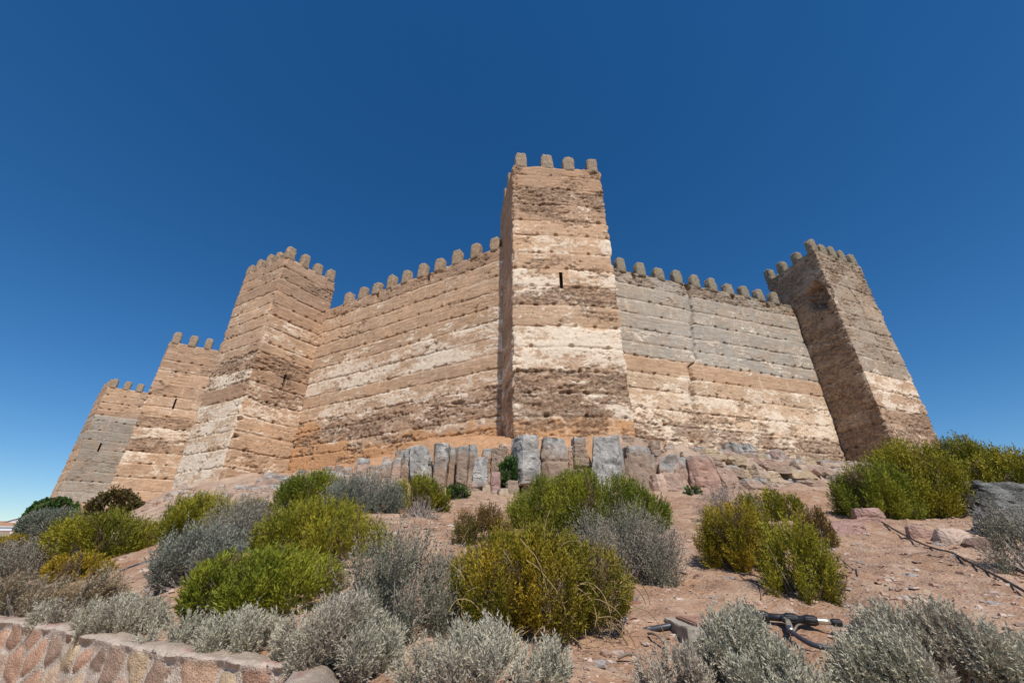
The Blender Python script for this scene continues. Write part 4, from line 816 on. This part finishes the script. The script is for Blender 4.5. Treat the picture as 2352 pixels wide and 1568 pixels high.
# ------------------------------------------------------------------ loose stones and gravel
def stones(n, g, area, smin, smax, inst=None):
    pass
ST_V = np.array([[-1,-.8,-.5],[1,-.7,-.6],[.8,1,-.5],[-.9,.8,-.6],[-.6,-.6,.5],[.7,-.5,.35],[.5,.6,.6],[-.6,.7,.4]], float)
ST_F = np.array([[0,3,2,1],[4,5,6,7],[0,1,5,4],[1,2,6,5],[2,3,7,6],[3,0,4,7]])
def gravel():
    g = np.random.default_rng(12); n = 36000
    Yy = 2.3 + 13 * g.uniform(size=n) ** 1.5; Xx = g.uniform(-1.25, 1.3, n) * (Yy + .5)
    ok = (Yy > wall_front_y(Xx) + .34) & (Yy < ledge_y(Xx) - .4)
    cl = fbm(Xx * .9, Yy * .9, seed=91); ok &= g.uniform(size=n) < sst(.3, .6, cl) * .9 + .2
    Xx = Xx[ok]; Yy = Yy[ok]; n = len(Xx); s = (.005 + .020 * g.uniform(size=n) ** 5) * (1 + Yy * .05); Zz = hfull(Xx, Yy)
    rot = g.uniform(0, 6.28, n); V = ST_V[None] + g.normal(size=(n, 8, 3)) * .22; V = V * (s[:, None, None] * np.stack([g.uniform(.8, 1.6, n), g.uniform(.7, 1.1, n), g.uniform(.35, .7, n)], 1)[:, None])
    c, sn = np.cos(rot)[:, None], np.sin(rot)[:, None]; V = np.stack([V[..., 0] * c - V[..., 1] * sn + Xx[:, None], V[..., 0] * sn + V[..., 1] * c + Yy[:, None], V[..., 2] + Zz[:, None] + s[:, None] * .15], -1)
    pal = np.array([[.46, .31, .23], [.40, .24, .17], [.56, .44, .36], [.37, .32, .28], [.50, .36, .27], [.58, .47, .38], [.33, .20, .15]]); C = pal[g.choice(7, n, p=[.26, .24, .14, .12, .14, .04, .06])] * g.uniform(.8, 1.15, (n, 1))
    F = (ST_F[None] + (np.arange(n) * 8)[:, None, None]).reshape(-1, 4)
    o = mesh_np('gravel', V.reshape(-1, 3), [F], M_ROCK, np.repeat(C, 8, 0), None, None, False); tag(o, 'fine pink and grey gravel strewn over the slope', 'gravel', kind='stuff')
gravel()
g = np.random.default_rng(21); SV, SF = boxgrid(3)
def stone_obj(P, s, col, seed):
    gg = np.random.default_rng(seed); p = SV / (np.abs(SV) ** 4).sum(1)[:, None] ** .25 * np.abs(SV).max(1)[:, None]; p = p + gg.normal(size=p.shape) * .13
    for k in range(5):
        q = gg.normal(size=3); q /= np.linalg.norm(q); t = p @ q; dd = gg.uniform(.6, .9); m = t > dd; p[m] -= q * (t[m] - dd)[:, None]
    a = gg.uniform(0, 6.28); p = p * s * np.array([gg.uniform(.9, 1.5), gg.uniform(.7, 1.1), gg.uniform(.35, .7)]); V = np.stack([p[:, 0] * math.cos(a) - p[:, 1] * math.sin(a), p[:, 0] * math.sin(a) + p[:, 1] * math.cos(a), p[:, 2]], 1) + P
    o = mesh_np('loose_stone', V, [SF], M_ROCK, np.array(col) * (.85 + .3 * gg.uniform(size=(len(V), 1))), np.full(len(V), .3), None, False)
    tag(o, 'fist-sized loose stone lying on the gravelly slope', 'stone', 'loose stones on the gravelly slope')
zones = [(1460, 1900, 1240, 1400, 16), (1900, 2330, 1240, 1400, 30), (1300, 1460, 1500, 1560, 5), (890, 1040, 1190, 1240, 8), (270, 360, 1290, 1380, 8), (1560, 1900, 1135, 1165, 8), (1880, 2000, 1140, 1190, 5)]
k = 0
for (a, b, c, d, n) in zones:
    for _ in range(n):
        P = hit(g.uniform(a, b), g.uniform(c, d)); P[2] = float(hfull(P[0], P[1])); s = g.uniform(.022, .05) * (.6 + P[1] * .1)
        stone_obj(P, s, [(.46, .30, .22), (.60, .48, .40), (.40, .26, .19), (.38, .35, .33)][k % 4], 5000 + k); k += 1
# ------------------------------------------------------------------ concrete box, pipes, hoses
def ground_pts(px, lift):
    out = []
    for u, v in px:
        P = hit(u, v); P[2] = float(hfull(P[0], P[1])) + lift; out.append(P)
    return np.array(out)
def smooth_path(P, n):
    P = np.asarray(P); t = np.arange(len(P)); q = np.linspace(0, len(P) - 1, n); out = np.zeros((n, 3))
    for m in range(n):
        i = min(int(q[m]), len(P) - 2); f = q[m] - i; p0 = P[max(i - 1, 0)]; p1 = P[i]; p2 = P[i + 1]; p3 = P[min(i + 2, len(P) - 1)]
        out[m] = .5 * (2 * p1 + (p2 - p0) * f + (2 * p0 - 5 * p1 + 4 * p2 - p3) * f * f + (3 * p1 - p0 - 3 * p2 + p3) * f ** 3)
    return out
def concrete_box():
    F = hit(1586, 1500); root = empty('valve_box', (F[0], F[1], F[2])); tag(root, 'small weathered concrete box with a rusty lid, half behind a silver shrub', 'valve box')
    top = at_y(1583, 1441, F[1])[2] - F[2]; W, D, H = .46, .42, top; rot = 0.0
    c, s = math.cos(rot), math.sin(rot); V, Fc = boxgrid(24); V = V.copy(); e = 45; V = V * (np.abs(V).max(1) / ((np.abs(V) ** e).sum(1) ** (1 / e)))[:, None]
    v = np.stack([(V[:, 0] + 1) * W / 2, (V[:, 1] + 1) * D / 2, (V[:, 2] + 1) / 2 * (H + .12) - .12], 1)
    v += (np.stack([fbm(v[:, 0] * 20, v[:, 1] * 20, v[:, 2] * 20, seed=q, oct=2) for q in (1, 2, 3)], 1) - .5) * .012
    r = lambda p: np.stack([p[:, 0] * c - p[:, 1] * s, p[:, 0] * s + p[:, 1] * c, p[:, 2]], 1)
    mesh_np('box_body', r(v), [Fc], M_CONC, None, None, root, False)
    a = Acc(); a.box((W * .56, D * .5, H + .006), (W * .36, D * .38, .008), 0); vv = np.concatenate(a.V); lid = mesh_np('lid', r(vv), a.F, M_RUST, None, None, root, False)
    a = Acc()
    for bx, by, hx, hy in ((W * .56, D * .5 - D * .41, W * .39, .006), (W * .56, D * .5 + D * .41, W * .39, .006), (W * .56 - W * .40, D * .5, .006, D * .38)): a.box((bx, by, H + .004), (hx, hy, .009))
    vv = np.concatenate(a.V); mesh_np('lid_frame', r(vv), a.F, M_RUST, None, None, root, False)
concrete_box()
def rings(acc, c, d, r, L, ribs=True):
    """ribbed coupling nut along direction d"""
    d = np.array(d) / np.linalg.norm(d); n = 9; t = np.linspace(-.5, .5, n); rad = r * np.array([.82, .96, 1, 1, .97, 1, 1, .96, .84]); pts = np.array(c)[None] + d[None] * (t * L)[:, None]
    vv, ff = tube(pts, rad, 14); acc.add(vv, ff)
    if ribs:
        A = np.cross(d, [0, 0, 1]); A /= np.linalg.norm(A); B = np.cross(d, A)
        for k in range(12):
            th = k / 12 * 6.283; o = A * math.cos(th) * r + B * math.sin(th) * r; vv, ff = tube(np.array([c + o - d * L * .32, c + o + d * L * .32]), r * .09, 4); acc.add(vv, ff)
def pipes():
    root = empty('irrigation_pipe', tuple(hit(1830, 1432))); root.location = (0, 0, 0); tag(root, 'dark grey irrigation pipe with black couplings and a curved branch hose behind silver shrubs', 'pipe')
    Y0 = hit(1830, 1436)[1]; r = .018
    def q(u, v, dy=0, up=.02): P = hit(u, v); return np.array([P[0], P[1], float(hbase(P[0], P[1])) + up])
    L0 = q(1458, 1444, 0, -.022); L1 = q(1545, 1449, 0, .03); a = q(1600, 1440, 0, .035); b = q(1728, 1428, 0, .04); tee = q(1830, 1440, 0, .045); e1 = q(1885, 1446, 0, .045); e2 = q(1960, 1455, 0, .03)
    vv, ff = tube(smooth_path([L0, L1, a, b, tee], 24), r, 12); mesh_np('main_pipe', vv, ff, M_PIPE, None, None, root)
    vv, ff = tube(smooth_path([e1, (e1 + e2) / 2, e2, q(2040, 1462, 0, .0)], 14), r * .55, 10); mesh_np('thin_pipe', vv, ff, M_PIPE, None, None, root)
    d = (e1 - b); d /= np.linalg.norm(d); step = lambda t: b + d * t; L = np.linalg.norm(e1 - b)
    at = lambda u: b + d * ((at_y(u, 1436, 1)[0] * b[1] - b[0]) / d[0])
    for u, rr, ln_ in ((1745, 1.75, .09), (1800 + 2, 1.7, .085), (1838, 1.6, .08)):
        ac = Acc(); rings(ac, at(u + 20) if False else at(u + 5), d, r * rr, ln_); ac.out('coupling', M_BLACK, root, True)
    ac = Acc(); p0 = at(1750); p1 = at(1830); vv, ff = tube(np.array([p0, (p0 + p1) / 2, p1]), r * 1.25, 12); ac.add(vv, ff)
    tj = at(1787); vv, ff = tube(np.array([tj, tj + np.array([.01, -.05, -.01])]), r * 1.1, 12); ac.add(vv, ff); ac.out('tee_fitting', M_BLACK, root, True)
    ac = Acc(); p0 = at(1850); p1 = at(1878); vv, ff = tube(np.linspace(p0, p1, 6), r * np.array([1.0, 1.1, .95, 1.1, .95, 1.0]), 12); ac.add(vv, ff); ac.out('brass_fitting', M_BRASS, root, True)
    ac = Acc(); rings(ac, at(1890), d, r * 1.15, .06); ac.out('coupling', M_BLACK, root, True)
    h0 = tj + np.array([.01, -.06, -.012]); h1 = q(1822, 1468, 0, .035); h2 = q(1865, 1492, 0, .03); h3_ = q(1920, 1504, 0, .025); h4 = q(1975, 1508, 0, .0)
    vv, ff = tube(smooth_path([h0, h1], 4), r * np.array([1, 1.1, 1.1, .9]), 12); mesh_np('brass_elbow', vv, ff, M_BRASS, None, None, root)
    vv, ff = tube(smooth_path([h0 + (h1 - h0) * .7, h1, h2, h3_, h4], 26), r * np.concatenate([[1.15] * 6, [.8] * 20]), 10); mesh_np('branch_hose', vv, ff, M_PIPE, None, None, root)
pipes()
P = ground_pts([(1930, 1146), (1985, 1178), (2040, 1213), (2110, 1248), (2180, 1280), (2250, 1315), (2320, 1350), (2400, 1392)], .03); 
PP = smooth_path(P, 80); hz = hfull(PP[:, 0], PP[:, 1]); PP[:, 2] = np.convolve(np.pad(hz, 8, 'edge'), np.ones(17) / 17, 'valid'); PP[:, 2] = np.maximum(PP[:, 2], hz) + .02; PP[:, 2] = np.convolve(np.pad(PP[:, 2], 3, 'edge'), np.ones(7) / 7, 'valid')
vv, ff = tube(PP, .011, 8); tag(mesh_np('hose', vv, ff, M_BLACK), 'long black hose running down the right slope from the big shrub', 'hose', 'hoses on the slope')
P = ground_pts([(278, 1312), (310, 1296), (340, 1286), (372, 1276)], .03); vv, ff = tube(smooth_path(P, 24), .018, 8); tag(mesh_np('hose', vv, ff, M_PIPE), 'short grey hose crossing the small bare patch at the left', 'hose', 'hoses on the slope')
P = ground_pts([(1885, 1255), (1925, 1280), (1960, 1305), (1972, 1318), (1974, 1330)], .02); vv, ff = tube(smooth_path(P, 24), .007, 6); tag(mesh_np('hose', vv, ff, M_STEM), 'thin dark drip line on the gravel right of the paired shrubs', 'hose', 'hoses on the slope')
for i, (px, lab) in enumerate([([(1490, 1460), (1505, 1478), (1520, 1488), (1535, 1500)], 'dark bent twig left of the concrete box'), ([(1420, 1520), (1450, 1522), (1480, 1528)], 'short dark twig on the ground below the mustard shrub'), ([(1820, 1455), (1835, 1446), (1850, 1440)], 'brown stick lying by the pipe coupling'), ([(1755, 1330), (1750, 1350), (1748, 1372)], 'dry stick at the foot of the paired shrubs'), ([(1700, 1320), (1730, 1335), (1780, 1350), (1840, 1358)], 'long dry root-like twig under the right one of the paired shrubs')]):
    P = ground_pts(px, .02); P[1:-1, 2] += .025; vv, ff = tube(smooth_path(P, 14), np.linspace(.009, .004, 14), 5); tag(mesh_np('twig', vv, ff, M_STEM), lab, 'twig', 'dry twigs on the ground')
# ------------------------------------------------------------------ white village on the far hill
def house(uc, vt, w, dep, hgt, Y, rot, roof, lab, pitch=.28, gable=False, wins=2, wall=None, dome=0):
    """roof ridge top at pixel (uc,vt)"""
    T = at_y(uc, vt, Y); root = empty('village_house', (T[0], T[1], T[2] - hgt), rot); tag(root, lab, 'house', 'white houses of the village on the far hill')
    rh = pitch * (dep if not gable else w) / 2; eh = hgt - rh; x, y = w / 2, dep / 2; b = -9
    if gable: V = [(-x,-y,b),(x,-y,b),(x,y,b),(-x,y,b),(-x,-y,eh),(x,-y,eh),(x,y,eh),(-x,y,eh),(0,-y,hgt),(0,y,hgt)]; F5 = [[0,1,5,8,4],[2,3,7,9,6]]; F4 = [[1,2,6,5],[3,0,4,7]]; sl = [((-x,0),(0,0))]
    else: V = [(-x,-y,b),(x,-y,b),(x,y,b),(-x,y,b),(-x,-y,eh),(x,-y,eh),(x,y,eh),(-x,y,eh),(-x,0,hgt),(x,0,hgt)]; F5 = [[1,2,6,9,5],[3,0,4,8,7]]; F4 = [[0,1,5,4],[2,3,7,6]]
    mesh_np('wall', np.array(V), [F5, F4], wall or M_WHITE, None, None, root, False)
    a = Acc(); o = .35; n = 14
    for sgn in (-1, 1):
        if gable: p = [np.array([sgn * (x + o), -y - o, eh - o * pitch * .6]), np.array([sgn * (x + o), y + o, eh - o * pitch * .6]), np.array([0, y + o, hgt]), np.array([0, -y - o, hgt])]
        else: p = [np.array([-x - o, sgn * (y + o), eh - o * pitch * .6]), np.array([x + o, sgn * (y + o), eh - o * pitch * .6]), np.array([x + o, 0, hgt]), np.array([-x - o, 0, hgt])]
        m = max(8, int((w if not gable else dep) / .5)); t = np.linspace(0, 1, m * 2 + 1); low = p[0] + (p[1] - p[0]) * t[:, None]; hi = p[3] + (p[2] - p[3]) * t[:, None]; wave = np.where(np.arange(len(t)) % 2, .09, 0)[:, None] * np.array([0, 0, 1.0])
        top = np.stack([low + wave + [0, 0, .12], hi + wave + [0, 0, .12]], 1); bot = np.stack([low, hi], 1); nn_ = len(t)
        Vv = np.concatenate([top.reshape(-1, 3), bot.reshape(-1, 3)]); q = gridq(nn_, 2); e0 = np.array([[2 * i, 2 * i + 2, 2 * nn_ + 2 * i + 2, 2 * nn_ + 2 * i] for i in range(nn_ - 1)]); a.add(Vv, [q, q[:, ::-1] + 2 * nn_, e0])
    a.out('roof', roof, root)
    for k in range(wins):
        wx = (k + .5) / wins * w - x; f = Acc(); f.box((wx, -y - .03, eh - 1.3), (.55, .06, .7)); fo = f.out('window', M_WHITE if wall else M_STEM, root); f = Acc(); f.box((wx, -y - .08, eh - 1.3), (.42, .03, .58)); f.out('pane', M_PANE, fo)
    if dome == 1: f = Acc(); f.box((x * .5, y * .2, hgt + .3), (.35, .35, .8)); f.out('chimney', M_WHITE, root)
HS = [(13, 1197, 15, 10, 8, 215, .5, M_TILE, 'uppermost house at the left frame edge with a long tiled roof', .3, False, 2, None),
 (42, 1199.5, 12, 9, 6, 205, .75, M_TILE, 'house with a flat-looking tan roof left of the white gable', .25, False, 2, None),
 (57, 1190.5, 18, 14, 9, 210, .65, M_TILE, 'house with the broad white windowless gable on the skyline', .45, True, 0, None),
 (28, 1203, 13, 9, 6, 190, .8, M_TILE, 'house with two small windows under a yellowish tiled roof', .3, False, 2, None),
 (60, 1207, 15, 9, 5, 180, .6, M_TILE, 'house below the broad gable with a brown lean roof', .35, False, 1, None),
 (8, 1209, 14, 10, 7, 175, .75, M_WHITE, 'plain white block house at the left edge', .05, False, 0, None),
 (50, 1217, 17, 9, 5, 165, .6, M_WHITE, 'long low white house with a flat white roof above the shrubs', .08, False, 1, None),
 (14, 1220, 11, 8, 5, 160, .75, M_REDB, 'unplastered red brick house among the white ones', .3, False, 1, M_REDB),
 (45, 1227, 11, 7, 4, 150, .7, M_WHITE, 'lowest small white house just above the yellow-olive shrub', .1, False, 1, None),
 (2, 1229, 8, 7, 4, 150, .8, M_TILE, 'small white-walled house at the lowest left corner of the village', .3, False, 1, None)]
for h_ in HS: house(h_[0], h_[1], h_[2], h_[3], h_[4], h_[5], h_[6], h_[7], h_[8], h_[9], h_[10], h_[11], h_[12], 1 if h_[7] is M_TILE and not h_[10] else 0)
